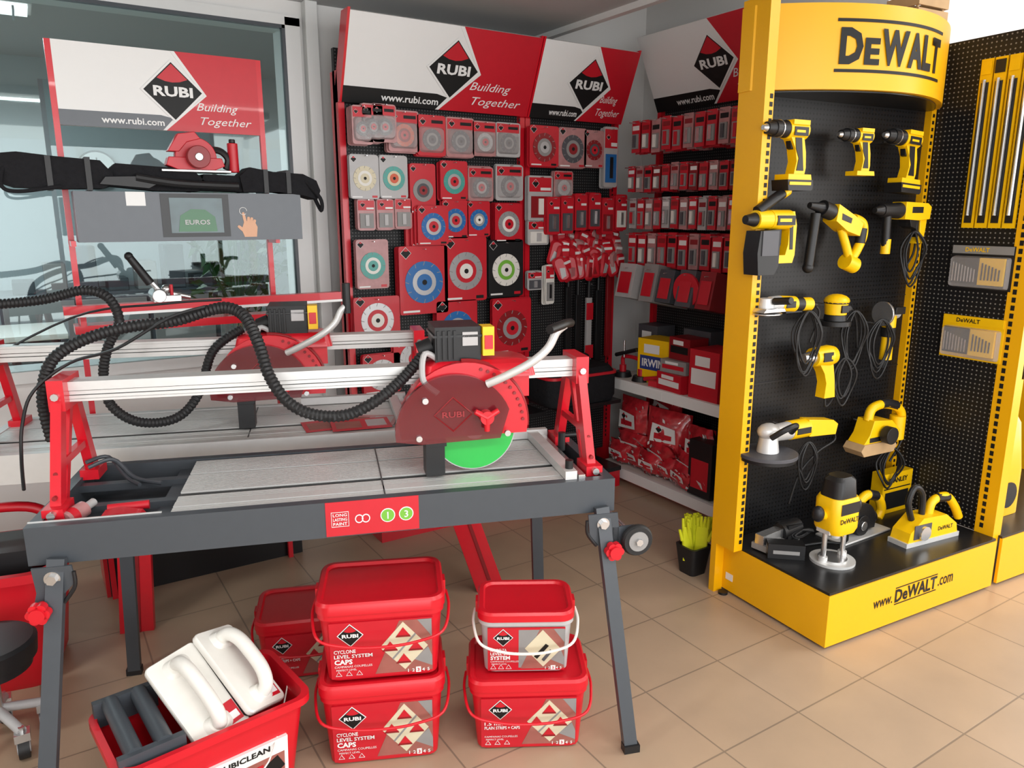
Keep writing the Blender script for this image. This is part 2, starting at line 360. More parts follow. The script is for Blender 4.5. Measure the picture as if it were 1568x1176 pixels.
P(1.43,1.05,.24,.22,c1=SIL,c2=REDC,c3=WHT);P(1.88,.98,.24,.28,c1=BLU,layers=4);P(2.22,.96,.25,.30,c1=REDD,c2=SIL)
P(1.62,.84,.22,.2,c1=SIL);P(1.45,.78,.2,.2,c1=SIL,c2=BLU)
P(2.06,.72,.2,.2,c1=GRN,c2=SIL)
P(2.42,1.91,.19,.21,c1=REDD,c2=GRP,c3=LGR);P(2.61,1.91,.19,.21,c1=DGD,c2=GRP,c3=REDD,card=PNK);P(2.76,1.91,.14,.20,c1=REDD,c2=DGD,card=PNK)
P(2.88,1.87,.10,.33,kind='card',c1=BLU,c2=BLK,card=LGR);P(2.40,1.64,.16,.24,kind='card',c1=REDD,c2=WHT,card=LGR);P(2.55,1.71,.13,.15,kind='blister',card=PNK,c1=LGR)
for i in range(6): P(2.46+i*.095,1.565+random.uniform(-.02,.01),.085,.20,kind='card',c1=random.choice([WHT,DGD,REDD]),c2=STL,card=random.choice([REDC,REDC,PNK]),layers=4,y=YB-.13)
P(2.39,1.46,.14,.13,kind='card',c1=WHT,c2=LGR,card=LGR);P(2.37,1.20,.10,.10,kind='card',c1=DGD,card=LGR);P(2.465,1.17,.06,.22,kind='card',c1=GRP,c2=BLK,card=WHT)
q.finish(bevel=.0)
q=M('spacer_wedge_bags')
for i in range(48):
    x=2.52+(i%12)*.039+random.uniform(-.01,.01);z=1.40-(i//12)*.045+random.uniform(-.012,.012);y=YB-.05-.025*(i//12)
    t=Tr(x,y,z)@Euler((R(90),R(random.uniform(-25,25)),R(random.uniform(-28,28)))).to_matrix().to_4x4()
    q.loft([(-.012,.05,.12,.02),(0,.075,.14,.02),(.012,.05,.12,.02)],random.choice([RED,REDC,REDC,REDC,PNK]),t,n=2)
    if i%2: q.box(-.025,.025,.035,.05,.012,.014,WHP,t)
    q.prism([(-.02,-.05),(.01,-.045),(.02,-.0),(-.01,.01)],.0135,random.choice([LGR,REDD,PNK]),t)
q.box(2.5,2.97,YB-.1,YB-.03,1.475,1.48,BLM);q.finish()
q=M('trowel_handle_tools')
for x,z0,z1,c in[(2.62,.70,1.15,BLK),(2.69,.66,1.10,BLK),(2.77,.70,1.08,LGR),(2.84,.62,1.12,BLK),(2.92,.72,1.22,REDD)]:
    q.box(x-.018,x+.018,YB-.07,YB-.05,z0,z1,c);q.cyl((x,YB-.06,z1),(x,YB-.06,z1+.1),.011,BLK);q.cyl((x,YB,z1+.08),(x,YB-.09,z1+.08),.003,STL,seg=6)
q.box(2.745,2.795,YB-.075,YB-.071,.95,1.05,REDC);q.box(2.74,2.80,YB-.075,YB-.071,.72,.80,REDC)
q.finish(bevel=.003)
q=M('hand_tool_rods')
for x in(3.03,3.06):
    q.cyl((x,3.70,.72),(x,3.70,1.25),.012,BLK);q.cyl((x,3.70,1.25),(x,3.70,1.30),.006,STL)
q.box(3.01,3.08,3.69,3.79,1.1,1.12,BLK);q.finish()
q=M('tool_bag')
q.loft([(0,.44,.26,.05),(.03,.48,.28,.06),(.16,.48,.28,.06),(.20,.42,.24,.06)],FAB);q.loft([(.155,.49,.29,.06),(.17,.49,.29,.06)],REDC)
q.tube([(-.12,0,.19),(-.1,0,.25),(.1,0,.25),(.12,0,.19)],.012,FAB);q.finish(fr((2.55,3.38),0,.521))
# ------------------------------------------------------------------ side bay (faces -X)
XB=3.22
q=M('merchandising_shelf_bay')
q.box(XB,XB+.03,2.52,3.44,.1,2.35,PEGY)
for y in(2.52,3.41): q.box(XB-.03,XB+.06,y,y+.03,0,2.2,REDM)
LX=Matrix(((0,0,-1,XB-.03),(-1,0,0,3.44),(0,1,0,0),(0,0,0,1)))
LXt=LX@Tr(0,2.13,0)@Matrix.Rotation(R(25),4,'X')
header(q,LXt,.92,.42,ds=.32)
for z,xf in((.62,2.84),(.09,2.84)):
    q.box(xf,XB-.0,2.5,3.44,z-.03,z,WHT);q.box(xf-.012,xf+.01,2.5,3.44,z-.055,z+.005,WHP)
    q.box(xf-.014,xf-.012,2.93,3.02,z-.045,z-.005,WHP)
q.box(XB-.33,XB,2.52,3.44,0,.06,REDM)
q.box(XB-.36,XB,2.5,2.52,.09,.9,WHT);q.finish()
q=M('blister_pack_rows')
def row(y0,y1,z0,z1,n,cards,xo=.10,depth=.16):
    for i in range(n):
        y=y0+(y1-y0)*(i+.5)/n;w=abs(y1-y0)/n*.82
        for k in range(6):
            T=Tr(XB-xo-depth+k*.03,y,(z0+z1)/2+random.uniform(-.006,.006))@Matrix(((0,0,-1,0),(-1,0,0,0),(0,1,0,0),(0,0,0,1)))
            h=z1-z0;c=cards[i%len(cards)]
            q.box(-w/2,w/2,-h/2,h/2,-.003,0,c,T)
            if k==0:
                q.box(-w*.36,w*.36,-h*.38,h*.08,0,.008,GRP,T);q.box(-w*.15,w*.15,-h*.34,h*.04,.008,.016,random.choice([DGD,STL,REDC,WHT]),T);q.box(-w*.4,w*.4,h*.2,h*.34,0,.001,random.choice([BLP,WHP,REDD]),T)
        q.cyl((XB,y,z1-.01),(XB-xo-depth-.05,y,z1-.01),.003,STL,seg=6)
row(3.40,2.60,1.89,2.06,10,[REDC,REDC,PNK]);row(3.42,2.60,1.68,1.82,12,[REDC,PNK,REDC,REDD]);row(3.40,2.60,1.48,1.645,12,[LGR,REDC,PNK,REDC]);row(3.40,2.60,1.27,1.455,10,[REDC,REDC,PNK,REDC])
q.finish()
q=M('tile_accessory_boxes')
for (y,z,w,h,c,d) in[(3.31,1.16,.16,.24,LGR,.30),(3.13,1.16,.13,.26,GRP,.28),(2.99,1.15,.13,.22,DG,.30),(2.84,1.15,.13,.24,DGD,.30),(2.70,1.15,.12,.24,REDD,.3)]:
    q.cb((XB-.2,y,z),(d,w*.85,h*.8),c,rot=(0,12,0));q.cb((XB-.2-d/2-.004,y,z+.02),(.002,w*.6,h*.5),REDC if c is not REDC else WHP,rot=(0,12,0));q.cyl((XB,y,z+.1),(XB-.36,y,z+.1),.003,STL,seg=6)
q.cyl((XB-.33,2.84,1.17),(XB-.345,2.84,1.17),.09,REDC,seg=28)
q.finish(bevel=.006)
q=M('boxed_tools')
def bx(x,y,z,dx,dy,dz,c,lab=None,rz=0,t=None):
    T=fr((x,y),rz,z);q.box(-dx/2,dx/2,-dy/2,dy/2,0,dz,c,T)
    if lab is not None:
        q.box(-dx/2-.001,-dx/2,-dy*.42,dy*.42,dz*.3,dz*.62,lab,T);q.box(-dx/2-.0015,-dx/2-.001,-dy*.2,dy*.3,dz*.68,dz*.88,WHP,T)
    if t: q.text(t,T@Tr(-dx/2-.0015,0,dz*.46)@Matrix(((0,0,-1,0),(-1,0,0,0),(0,1,0,0),(0,0,0,1))),dz*.18,WHP,w=dy*.7,bold=.03)
bx(3.00,3.12,.621,.16,.22,.25,YEP,NAVY,8,'IRWIN')
bx(2.93,2.90,.621,.16,.20,.10,REDC,WHP,-5);bx(2.94,2.9,.722,.15,.18,.07,GRP,REDC,4);bx(2.96,2.88,.793,.13,.16,.12,REDD,BLP,-3);bx(2.95,2.66,.621,.2,.2,.26,REDC,WHP);bx(3.12,3.30,.621,.14,.16,.30,DGD,REDC)
bx(3.1,2.9,.621,.12,.2,.32,DGD,REDC)
q.finish(bevel=.003)
q=M('suction_lifter')
for y in(3.36,3.20): q.cyl((2.92,y,.62),(2.92,y,.65),.055,BLK,r1=.045);q.cyl((2.92,y,.65),(2.92,y,.69),.02,REDC)
q.tube([(2.92,3.36,.69),(2.92,3.35,.74),(2.92,3.22,.74),(2.92,3.20,.69)],.012,REDC);q.cyl((2.90,3.40,.745),(2.90,3.22,.80),.012,BLK);q.cyl((2.90,3.33,.74),(2.90,3.33,.84),.007,STL);q.finish()
q=M('small_red_tool_boxes')
bx(2.91,3.03,.621,.1,.1,.035,REDC,None,20)
q.cyl((2.89,3.14,.645),(2.92,3.0,.675),.012,REDC);q.finish(bevel=.002)
q=M('accessory_bags')
BAGM=mat('red_clear_bag',(.50,.02,.03),.22,var=.75,scale=22,coat=.7,bump=.4)
def bag(x,y,z,w,h,d,c=None,tilt=0):
    T=Tr(x,y,z)@Euler((R(random.uniform(-8,8)),R(tilt),R(random.uniform(-20,20)))).to_matrix().to_4x4()
    n=10;v=[];f=[]
    for i in range(n+1):
        for j in range(n+1):
            u=i/n*2-1;w2=j/n*2-1;b=(1-abs(u)**3)*(1-abs(w2)**3)
            v.append((-d*b*.5-random.uniform(0,.012),u*w/2*(1-.1*abs(w2)),h/2+w2*h/2))
    o=len(v)
    for i in range(n+1):
        for j in range(n+1):
            u=i/n*2-1;w2=j/n*2-1;b=(1-abs(u)**3)*(1-abs(w2)**3);v.append((d*b*.5,u*w/2,h/2+w2*h/2))
    for i in range(n):
        for j in range(n):
            a=i*(n+1)+j;f.append((a,a+1,a+n+2,a+n+1));f.append((o+a,o+a+n+1,o+a+n+2,o+a+1))
    q.add(v,f,BAGM,T)
    FX=Matrix(((0,0,-1,0),(-1,0,0,0),(0,1,0,0),(0,0,0,1)))
    q.prism([(-w*.3,h*.46),(w*.3,h*.5),(w*.26,h*.74),(-w*.26,h*.78)],.002,WHP,T@FX,z=d*.5+.004)
    q.prism([(-w*.2,h*.52),(w*.2,h*.54),(w*.2,h*.62),(-w*.2,h*.62)],.001,REDC,T@FX,z=d*.5+.0065);q.logo(T@Tr(-d*.5-.007,w*.1,h*.69)@FX,h*.06,txt=False)
    for k in range(26):
        a=random.uniform(-w*.42,w*.4);z2=random.uniform(h*.06,h*.9)
        if abs(a)<w*.3 and z2>h*.42 and z2<h*.8: continue
        s=random.uniform(.006,.018);th=random.uniform(0,3);b=(1-abs(2*a/w)**3)*(1-abs(2*z2/h-1)**3)
        q.prism([(a+s*math.cos(th),z2+s*math.sin(th)),(a+s*.5*math.cos(th+1.8),z2+s*.5*math.sin(th+1.8)),(a-s*math.cos(th),z2-s*math.sin(th)),(a-s*.5*math.cos(th+1.8),z2-s*.5*math.sin(th+1.8))],.002,random.choice([WHP,LGR,PNK,REDD,RED]),T@FX,z=d*b*.5+.008)
bag(2.98,3.30,.15,.26,.34,.12);bag(2.97,3.02,.14,.28,.34,.12);bag(3.1,3.15,.2,.3,.36,.1);bag(2.97,2.74,.14,.24,.3,.12)
for i in range(6): bag(2.93+.02*(i%2),3.32-.13*i,.10,.20,.14,.12,tilt=-15)
for i in range(3): bag(2.99,3.26-.24*i,.18,.24,.14,.12,tilt=-30)
q.finish(recalc=False)
q=M('vacuum_lifter_case')
q.box(2.86,3.1,2.58,2.74,.10,.40,BLK);q.box(2.858,2.86,2.60,2.72,.14,.30,REDC);q.tube([(2.98,2.61,.40),(2.98,2.63,.43),(2.98,2.69,.43),(2.98,2.71,.40)],.008,BLK);q.finish(bevel=.01)
# ------------------------------------------------------------------ stand by the window
q=M('tile_cutter_display_stand')
YS=3.30
for x in(.148,.878): q.box(x,x+.02,YS,YS+.02,0,2.16,REDM)
header(q,Tr(.168,YS-.002,1.87)@FACE,.71,.29,bar=DG2,ds=.36,dx=.55)
q.box(.14,.95,YS+.05,YS+.35,0,.05,BLM);q.box(.145,.95,YS+.03,YS+.05,.0,.26,BLM);q.box(.13,.145,YS+.03,YS+.3,0,.27,REDM)
q.box(.175,.985,YS-.14,YS-.0,1.455,1.635,DG2);q.box(.455,.70,YS-.143,YS-.14,1.47,1.63,BLM)
q.box(.485,.675,YS-.145,YS-.143,1.485,1.615,mat('screen_display',(.06,.10,.11),.15,var=.8,scale=9))
q.sil([(.51,1.49),(.65,1.49),(.645,1.545),(.61,1.572),(.56,1.574),(.52,1.55)],YS-.147,YS-.145,mat('screen_green',(.01,.12,.03),.2))
q.text('EUROS',Tr(.58,YS-.148,1.525)@FACE,.018,LGR,w=.09,bold=.02)
q.box(.34,.405,YS-.1415,YS-.14,1.585,1.635,WHP)
T=Tr(.765,YS-.14,1.515)@FACE
q.prism([(-.012,-.048),(.035,-.048),(.040,-.01),(.030,.012),(.008,.018),(-.012,.008),(-.022,-.02)],.0015,SKIN,T)
def fing(x,y,l,a,w=.0055):
    t=T@Tr(x,y,0)@Matrix.Rotation(R(a),4,'Z');q.prism([(-w,0),(w,0),(w,l*.5),(w*.9,l*.85),(w*.5,l),(-w*.5,l),(-w*.9,l*.85),(-w,l*.5)],.002,SKIN,t)
fing(-.006,.008,.040,10);fing(.006,.012,.018,-5);fing(.017,.012,.016,-12);fing(.027,.006,.014,-20);fing(-.016,-.022,.026,48,.006)
q.tube([(-.012+.014*math.cos(a*.5),.052+.014*math.sin(a*.5),.002) for a in range(12)],.0012,WHP,T=T,closed=False)
for x in(.158,.888): q.box(x-.008,x+.008,YS-.12,YS,1.44,1.46,REDM)
q.box(.10,1.15,YS-.11,YS-.06,1.195,1.225,REDM);q.box(.10,1.15,YS-.12,YS-.05,1.185,1.195,AL);q.box(.13,.95,YS-.10,YS-.0,1.12,1.15,REDM)
q.box(.15,.17,YS-.1,YS,1.15,1.2,REDM);q.box(.88,.9,YS-.1,YS,1.15,1.2,REDM)
q.finish(bevel=.002)
q=M('manual_tile_cutter')
Y0=YS-.085
q.box(.40,.50,Y0-.045,Y0+.045,1.225,1.25,STL);q.cyl((.42,Y0-.06,1.25),(.42,Y0+.06,1.25),.025,STL)
q.tube([(.44,Y0,1.25),(.41,Y0,1.29),(.375,Y0,1.34)],.010,STL);q.cyl((.40,Y0,1.295),(.335,Y0,1.40),.017,BLK,r1=.014);q.sph((.335,Y0,1.40),.016,BLK)
q.cyl((.43,Y0,1.265),(.54,Y0,1.235),.010,STL);q.sph((.455,Y0,1.27),.02,STL);q.cyl((.47,Y0-.02,1.22),(.47,Y0-.02,1.29),.006,REDC);q.finish(bevel=.002)
q=M('tool_roll_bag')
Yb=YS-.075
q.sil([(-.04,1.66),(.0,1.645),(.15,1.642),(.27,1.645),(.31,1.665),(.305,1.70),(.27,1.742),(.12,1.752),(.02,1.762),(-.035,1.755),(-.05,1.71)],Yb-.07,Yb+.055,FAB)
q.sil([(.29,1.655),(.45,1.640),(.60,1.640),(.62,1.68),(.58,1.722),(.45,1.728),(.32,1.735),(.28,1.70)],Yb-.055,Yb+.05,FAB)
q.sil([(.60,1.645),(.80,1.640),(.80,1.70),(.62,1.705)],Yb-.055,Yb+.045,FAB)
q.sil([(.76,1.640),(.9,1.642),(1.0,1.630),(1.055,1.615),(1.07,1.65),(1.055,1.69),(1.0,1.715),(.88,1.72),(.79,1.735),(.75,1.70)],Yb-.07,Yb+.055,FAB)
q.sil([(.26,1.66),(.42,1.648),(.45,1.665),(.40,1.69),(.28,1.685)],Yb-.085,Yb-.05,BLK);q.tube([(.38,Yb-.075,1.685),(.5,Yb-.08,1.668),(.62,Yb-.08,1.662),(.74,Yb-.07,1.66)],.016,BLK,seg=10)
q.tube([(-.02,Yb-.06,1.72),(-.035,Yb-.09,1.65),(.01,Yb-.09,1.630),(.14,Yb-.075,1.65)],.007,FAB);q.tube([(1.0,Yb-.06,1.70),(1.06,Yb-.09,1.62),(1.065,Yb-.08,1.57),(1.05,Yb-.05,1.62)],.008,FAB)
for x in(.10,.22,.84,.93): q.box(x,x+.018,Yb-.075,Yb+.06,1.637,1.752 if x<.5 else 1.728,BLK)
q.finish(bevel=.016,seg=3)
q=M('handheld_tile_saw')
T=Tr(.60,YS-.10,1.765)
q.sil([(.075*math.cos(R(a)),.075*math.sin(R(a))) for a in range(-20,201,12)],-.02,.02,REDC,T)
q.sil([(-.11,-.03),(-.06,-.05),(.05,-.05),(.1,-.03),(.09,.0),(-.1,.0)],-.035,.03,REDC,T);q.box(-.13,.12,-.045,.05,-.055,-.045,STL,T)
q.cyl((0,-.04,.0),(0,-.075,.0),.042,REDD,T=T);q.cyl((0,-.075,0),(0,-.08,0),.015,STL,T=T)
q.sil([(-.10,.02),(-.06,.085),(.0,.095),(.02,.07),(-.03,.055),(-.06,.02)],-.025,.025,REDC,T)
q.tube([(.04,0,.03),(.09,0,.03),(.12,0,0),(.11,0,-.04)],.013,BLK,T=T)
q.cyl((.14,0,-.05),(.14,0,.06),.02,REDC,T=T);q.cyl((.14,0,.06),(.14,0,.075),.012,BLK,T=T)
q.finish(bevel=.003)
# ------------------------------------------------------------------ wet saws
def wetsaw(ca,hose,cable,second=False,mo=0.):
    q=M('wet_tile_saw')
    L=1.545;D=.51;RL=AL if second else DG
    q.box(0,L,0,.03,.70,.80,RL);q.box(0,L,D-.03,D,.70,.80,RL);q.box(0,.03,.03,D-.03,.70,.80,RL);q.box(L-.03,L,.03,D-.03,.70,.80,RL)
    q.box(.03,L-.03,.03,D-.03,.70,.715,DG)
    bx0=.03 if second else .33
    if not second:
        q.box(0,.31,.03,.035,.80,.803,AL);
        for y in(.16,.34): q.box(.03,.33,y,y+.03,.765,.785,DG)
        q.box(.28,.32,.03,.48,.72,.77,DG)
    for (y0,y1) in((.03,.165),(.185,.335),(.345,.475)):
        q.box(bx0,1.47,y0,y1,.775,.792,ALG)
        n=int((y1-y0)/.0125)
        for i in range(n): 
            if y0<.1 and 3<=i<=5: continue
            q.box(bx0,1.47,y0+.002+i*.0125,y0+.0105+i*.0125,.792,.797,AL)
    q.box(bx0,1.47,.071,.105,.792,.7985,AL)
    for y in(.165,.335): q.box(bx0,1.47,y,y+.015,.74,.772,ALG)
    q.box(.88,.884,.03,.475,.797,.7985,ALG)
    q.box(1.40,1.435,.02,.46,.80,.825,AL);q.box(1.44,1.46,.02,.46,.80,.812,STL);q.box(1.05,1.47,.45,.475,.80,.83,AL);q.cyl((1.42,.05,.825),(1.42,.05,.85),.012,BLK)
    q.cyl((1.475,.30,.80),(1.475,.30,.86),.012,BLK);q.cyl((1.475,.30,.85),(1.54,.30,.85),.008,BLK)
    if not second:
        q.box(.72,.97,-.002,0,.703,.80,REDC)
        T=Tr(.72,-.002,.703)@FACE
        q.tube([(.015,.027,.001),(.06,.027,.001),(.06,.068,.001),(.015,.068,.001)],.0012,WHP,T=T,closed=True,sub=1,seg=4)
        for i,t in enumerate(('LONG','LASTING','PAINT')): q.text(t,T@Tr(.0375,.060-i*.0125,.001),.0085,WHP,w=.037,bold=.01)
        for x in(.088,.106): q.tube([(x+.01*math.cos(a*.785),.045+.011*math.sin(a*.785),.001) for a in range(8)],.0018,WHP,T=T,closed=True,seg=4)
        for x,t in((.165,'1'),(.215,'3')):
            q.cyl((x,.048,0),(x,.048,.0015),.020,WHP,T=T);q.cyl((x,.048,0),(x,.048,.002),.0175,GRL,T=T);q.text(t,T@Tr(x,.048,.002),.020,WHP,bold=.01)
        def leg(x0,y0,x1,y1):
            a=Vector((x0,y0,.72));b=Vector((x1,y1,0));d=(b-a).normalized();u=Vector((1,0,0));w=d.cross(u).normalized();u=w.cross(d).normalized()
            v=[]
            for p in(a,b):
                for sx,sy in((-1,-1),(1,-1),(1,1),(-1,1)): v.append(p+u*sx*.020+w*sy*.012)
            q.add(v,[(0,1,2,3),(7,6,5,4),(0,1,5,4),(1,2,6,5),(2,3,7,6),(3,0,4,7)],DG)
            q.cb((x1,y1,.012),(.048,.030,.024),BLK)
        leg(1.50,-.012,1.56,-.15);leg(.07,-.012,.0,-.15);leg(1.44,.50,1.50,.64);leg(.10,.50,.04,.62)
        for x,kx in((.06,.03),(1.50,1.525)):
            s=1 if x>1 else -1
            q.sil([(x-.045,.705),(x+.045,.705),(x+.05,.66),(x+s*.03+.02,.60),(x+s*.03-.025,.585),(x-.04,.64)],-.03,-.024,DG)
            q.cyl((x,-.03,.675),(x,-.045,.675),.013,STL,seg=6);q.cyl((x,-.03,.675),(x,-.034,.675),.019,STL)
            q.tube([(x-s*.05,-.033,.69),(x-s*.048,-.033,.65),(x-s*.02,-.033,.61)],.005,BLK)
            for k in range(6): a=k*1.047;q.cyl((kx+.016*math.cos(a),-.05,.60+.016*math.sin(a)),(kx+.016*math.cos(a),-.07,.60+.016*math.sin(a)),.012,RED,seg=12)
            q.cyl((kx,-.03,.60),(kx,-.078,.60),.018,RED)
        for y in(-.06,.5):
            T=Tr(1.60,y,.622);pr=[(.0,.043),(.006,.047),(.012,.049),(.018,.047),(.024,.043)]
            for i in range(4): q.cyl((0,pr[i][0],0),(0,pr[i+1][0],0),pr[i][1],RUB,r1=pr[i+1][1],T=T,seg=28)
            q.cyl((0,-.003,0),(0,.027,0),.030,GRP,T=T,seg=24);q.cyl((0,-.012,0),(0,.03,0),.011,STL,T=T,seg=6)
        q.box(1.53,1.60,-.03,-.022,.60,.66,DG);q.cyl((1.60,-.04,.622),(1.60,.52,.622),.006,STL)
    else:
        for x0,x1,y in((1.56,1.78,.24),(.45,.40,.24)):
            q.sil([(x0-.055,.70),(x0+.055,.70),(x1+.065,0),(x1-.055,0)],y,y+.03,REDM)
            q.sil([(x0+.005,.70),(x0+.02,.70),(x1+.02,0),(x1+.005,0)],y-.004,y+.001,REDD)
        q.box(1.35,1.6,.0,.5,.64,.70,REDM)
    for x in(.035,L-.055):
        TY=Matrix(((0,0,1,x),(1,0,0,0),(0,1,0,0),(0,0,0,1)))
        q.prism([(.08,.80),(.125,.80),(.235,1.09),(.195,1.09)],.026,REDM,TY)
        q.prism([(.40,.80),(.445,.80),(.335,1.09),(.295,1.09)],.026,REDM,TY)
        q.prism([(.12,.90),(.41,.90),(.40,.92),(.13,.92)],.018,REDM,TY,z=.004)
        q.prism([(.15,.80),(.175,.80),(.30,1.04),(.275,1.04)],.012,REDM,TY,z=.007)
        q.box(x-.006,x+.034,.19,.33,1.045,1.128,REDM);q.box(x-.012,x+.038,.06,.15,.79,.82,REDM);q.box(x-.012,x+.038,.38,.47,.79,.82,REDM)
        q.cyl((x+.013,.06,.808),(x+.013,.045,.808),.010,STL);q.cyl((x+.013,.19,1.085),(x+.013,.18,1.085),.010,STL,seg=8)
        for i in range(4): q.cyl((x+.013,.108+.032*i,.84+.055*i),(x+.013,.085+.032*i,.84+.055*i),.006,REDD,seg=8)
    q.box(.05,1.50,.228,.292,1.108,1.116,AL);q.box(.05,1.50,.228,.292,1.062,1.070,AL);q.box(.05,1.50,.240,.280,1.070,1.108,ALG)
    q.box(.05,1.50,.228,.238,1.092,1.108,AL);q.box(.05,1.50,.232,.24,1.080,1.090,AL);q.box(.05,1.50,.228,.238,1.068,1.078,AL);q.box(.05,1.50,.28,.292,1.070,1.108,AL)
    q.loft([(1.085,.34,.17,.02),(1.125,.32,.16,.02),(1.135,.26,.13,.02)],REDM,Tr(ca+.05,.245,0))
    q.box(ca-.10,ca+.2,.175,.205,1.02,1.10,REDM)
    m=ca+mo
    q.box(m-.08,m+.055,.18,.33,1.132,1.235,BLK)
    for i in range(4): q.box(m-.075+i*.016,m-.067+i*.016,.173,.18,1.14,1.225,BLK)
    q.box(m-.0,m+.045,.175,.18,1.18,1.22,LGR);q.box(m-.085,m+.06,.175,.335,1.205,1.212,BLM)
    q.cyl((m-.08,.25,1.17),(m-.12,.25,1.155),.028,RUB)
    q.box(m+.058,m+.092,.165,.225,1.15,1.235,YEP);q.box(m+.063,m+.087,.16,.165,1.17,1.21,RED)
    cz=.945;r=.19
    arc=[(ca+r*math.cos(R(a)),cz+r*math.sin(R(a))) for a in range(0,181,9)]
    q.sil([(ca+r*.98,cz-.03),]+arc+[(ca-r*.98,cz-.03)],.150,.20,REDM)
    arc2=[(ca-.035+.172*math.cos(R(a)),cz-.005+.165*math.sin(R(a))) for a in range(20,190,8)]
    q.sil([(ca+.10,cz-.035)]+arc2+[(ca-.13,cz-.04)],.122,.142,REDT)
    q.tube([(ca+(r+.001)*math.cos(R(a)),.17,cz+(r+.001)*math.sin(R(a))) for a in range(-4,96,6)],.008,REDD,seg=6)
    for k in range(11):
        a=R(4+k*7);q.cyl((ca+.175*math.cos(a),.145,cz+.175*math.sin(a)),(ca+.175*math.cos(a),.151,cz+.175*math.sin(a)),.005,REDD,seg=8)
    T=Tr(ca-.04,.121,cz+.045)@FACE
    q.tube([(-.055,0,0),(0,-.05,0),(.055,0,0),(0,.05,0)],.003,REDD,T=T,closed=True,sub=1,seg=4);q.text('RUBI',T@Tr(0,0,.001),.018,REDD,w=.065,bold=.03)
    T=Tr(ca+.055,.122,cz+.035)
    q.cyl((0,0,0),(0,-.03,0),.020,RED,T=T)
    for a in(30,150,270): q.cyl((0,-.022,0),(.040*math.cos(R(a)),-.022,.040*math.sin(R(a))),.010,RED,r1=.008,T=T,seg=10);
    for dx,dz in((-.14,-.02),(-.12,.09),(.12,-.02)): q.cyl((ca+dx,.124,cz+dz),(ca+dx,.112,cz+dz),.009,STL,seg=10)
    if not second:
        bc=(ca+.03,.168,.930);q.cyl((bc[0],.166,bc[2]),(bc[0],.170,bc[2]),.122,GRN,seg=64);q.cyl((bc[0],.160,bc[2]),(bc[0],.176,bc[2]),.03,STL)
        q.cyl((bc[0],.1665,bc[2]),(bc[0],.1695,bc[2]),.125,SIL,seg=64)
    q.box(ca-.12,ca-.065,.13,.2,.805,.905,BLK);q.box(ca-.12,ca-.06,.125,.205,.895,.91,BLK)
    q.tube([(ca+.06,.12,1.075),(ca+.11,.10,1.10),(ca+.18,.08,1.14),(ca+.23,.08,1.18),(ca+.255,.08,1.225),(ca+.28,.08,1.245)],.012,AL,seg=12)
    if not second: q.tube([(ca+.22,.03,1.24),(ca+.28,.08,1.248),(ca+.31,.12,1.245)],.013,BLK,seg=12)
    else: q.cyl((ca+.275,.08,1.215),(ca+.275,.08,1.32),.014,BLK)
    q.tube(hose,.0175,RUB,seg=10,ridge=.0060)
    q.tube(cable,.0045,BLK,seg=6)
    q.tube([(m-.06,.2,1.13),(m-.11,.18,1.16),(m-.12,.15,1.09),(m-.08,.14,1.05)],.009,LGR,seg=8)
    if not second:
        q.loft([(0,.20,.10,.01),(.03,.22,.11,.01)],DG,Tr(.16,.10,.735));q.cyl((.07,.07,.785),(.10,.13,.792),.022,PNK);q.cyl((.10,.13,.792),(.115,.165,.797),.011,LGR);q.cyl((.075,.08,.786),(.085,.10,.788),.0225,REDC)
        q.sil([(.15,.775),(.26,.775),(.25,.79),(.20,.80),(.16,.795)],.05,.10,REDC);q.cyl((.16,.12,.79),(.26,.13,.79),.012,REDC)
        q.tube([(.06,.34,.84),(.12,.37,.85),(.18,.34,.80),(.26,.30,.79)],.006,DG);q.tube([(.05,.36,.85),(.1,.40,.85),(.16,.34,.80),(.2,.30,.79)],.006,DG)
    return q
SAW=fr((-.079,2.109),-18.8)
h1=[(-.02,.33,.93),(-.03,.33,1.04),(-.01,.33,1.13),(.03,.33,1.18),(.11,.33,1.22),(.21,.33,1.245),(.33,.33,1.258),(.42,.32,1.285),(.48,.30,1.295),(.53,.26,1.27),(.565,.20,1.20),(.59,.16,1.12),(.635,.14,1.05),(.70,.14,1.01),(.79,.14,1.003),(.88,.15,1.04),(.96,.20,1.09),(1.02,.24,1.145)]
c1=[(-.03,.12,.86),(-.055,.2,.92),(-.06,.25,1.0),(-.04,.3,1.08),(.05,.33,1.15),(.18,.3,1.19),(.32,.3,1.27),(.42,.3,1.30)]
q=wetsaw(1.13,h1,c1);q.finish(SAW,bevel=.002,seg=1)
SAW2=SAW@Tr(-.42,.665,0)
h2=[(-.05,.2,1.26),(.09,.2,1.262),(.25,.2,1.275),(.38,.18,1.305),(.46,.16,1.28),(.49,.14,1.20),(.45,.13,1.12),(.425,.13,1.02),(.44,.12,.92),(.52,.12,.855),(.64,.12,.86),(.72,.14,.94),(.77,.2,1.08),(.87,.24,1.15)]
c2=[(0,.1,.9),(-.05,.2,1.0),(.3,.3,1.2),(.6,.3,1.24),(.8,.3,1.25)]
q=wetsaw(.965,h2,c2,second=True,mo=.08)
q.finish(SAW2,bevel=.002,seg=1)
q=M('brochures')
for i,(x,y,a) in enumerate([(.80,.10,10),(.93,.12,-14),(.90,.06,4)]):
    q.T=fr((x,y),a,.7995+.003*i);q.box(-.105,.105,-.07,.07,0,.002,[REDC,PNK,REDC][i]);q.box(-.09,.0,-.05,.04,.002,.0025,BRN);q.box(.02,.09,-.04,.05,.002,.0025,LGR)
q.T=Matrix.Identity(4);q.finish(SAW2@Tr(.42-.05,.03,0))
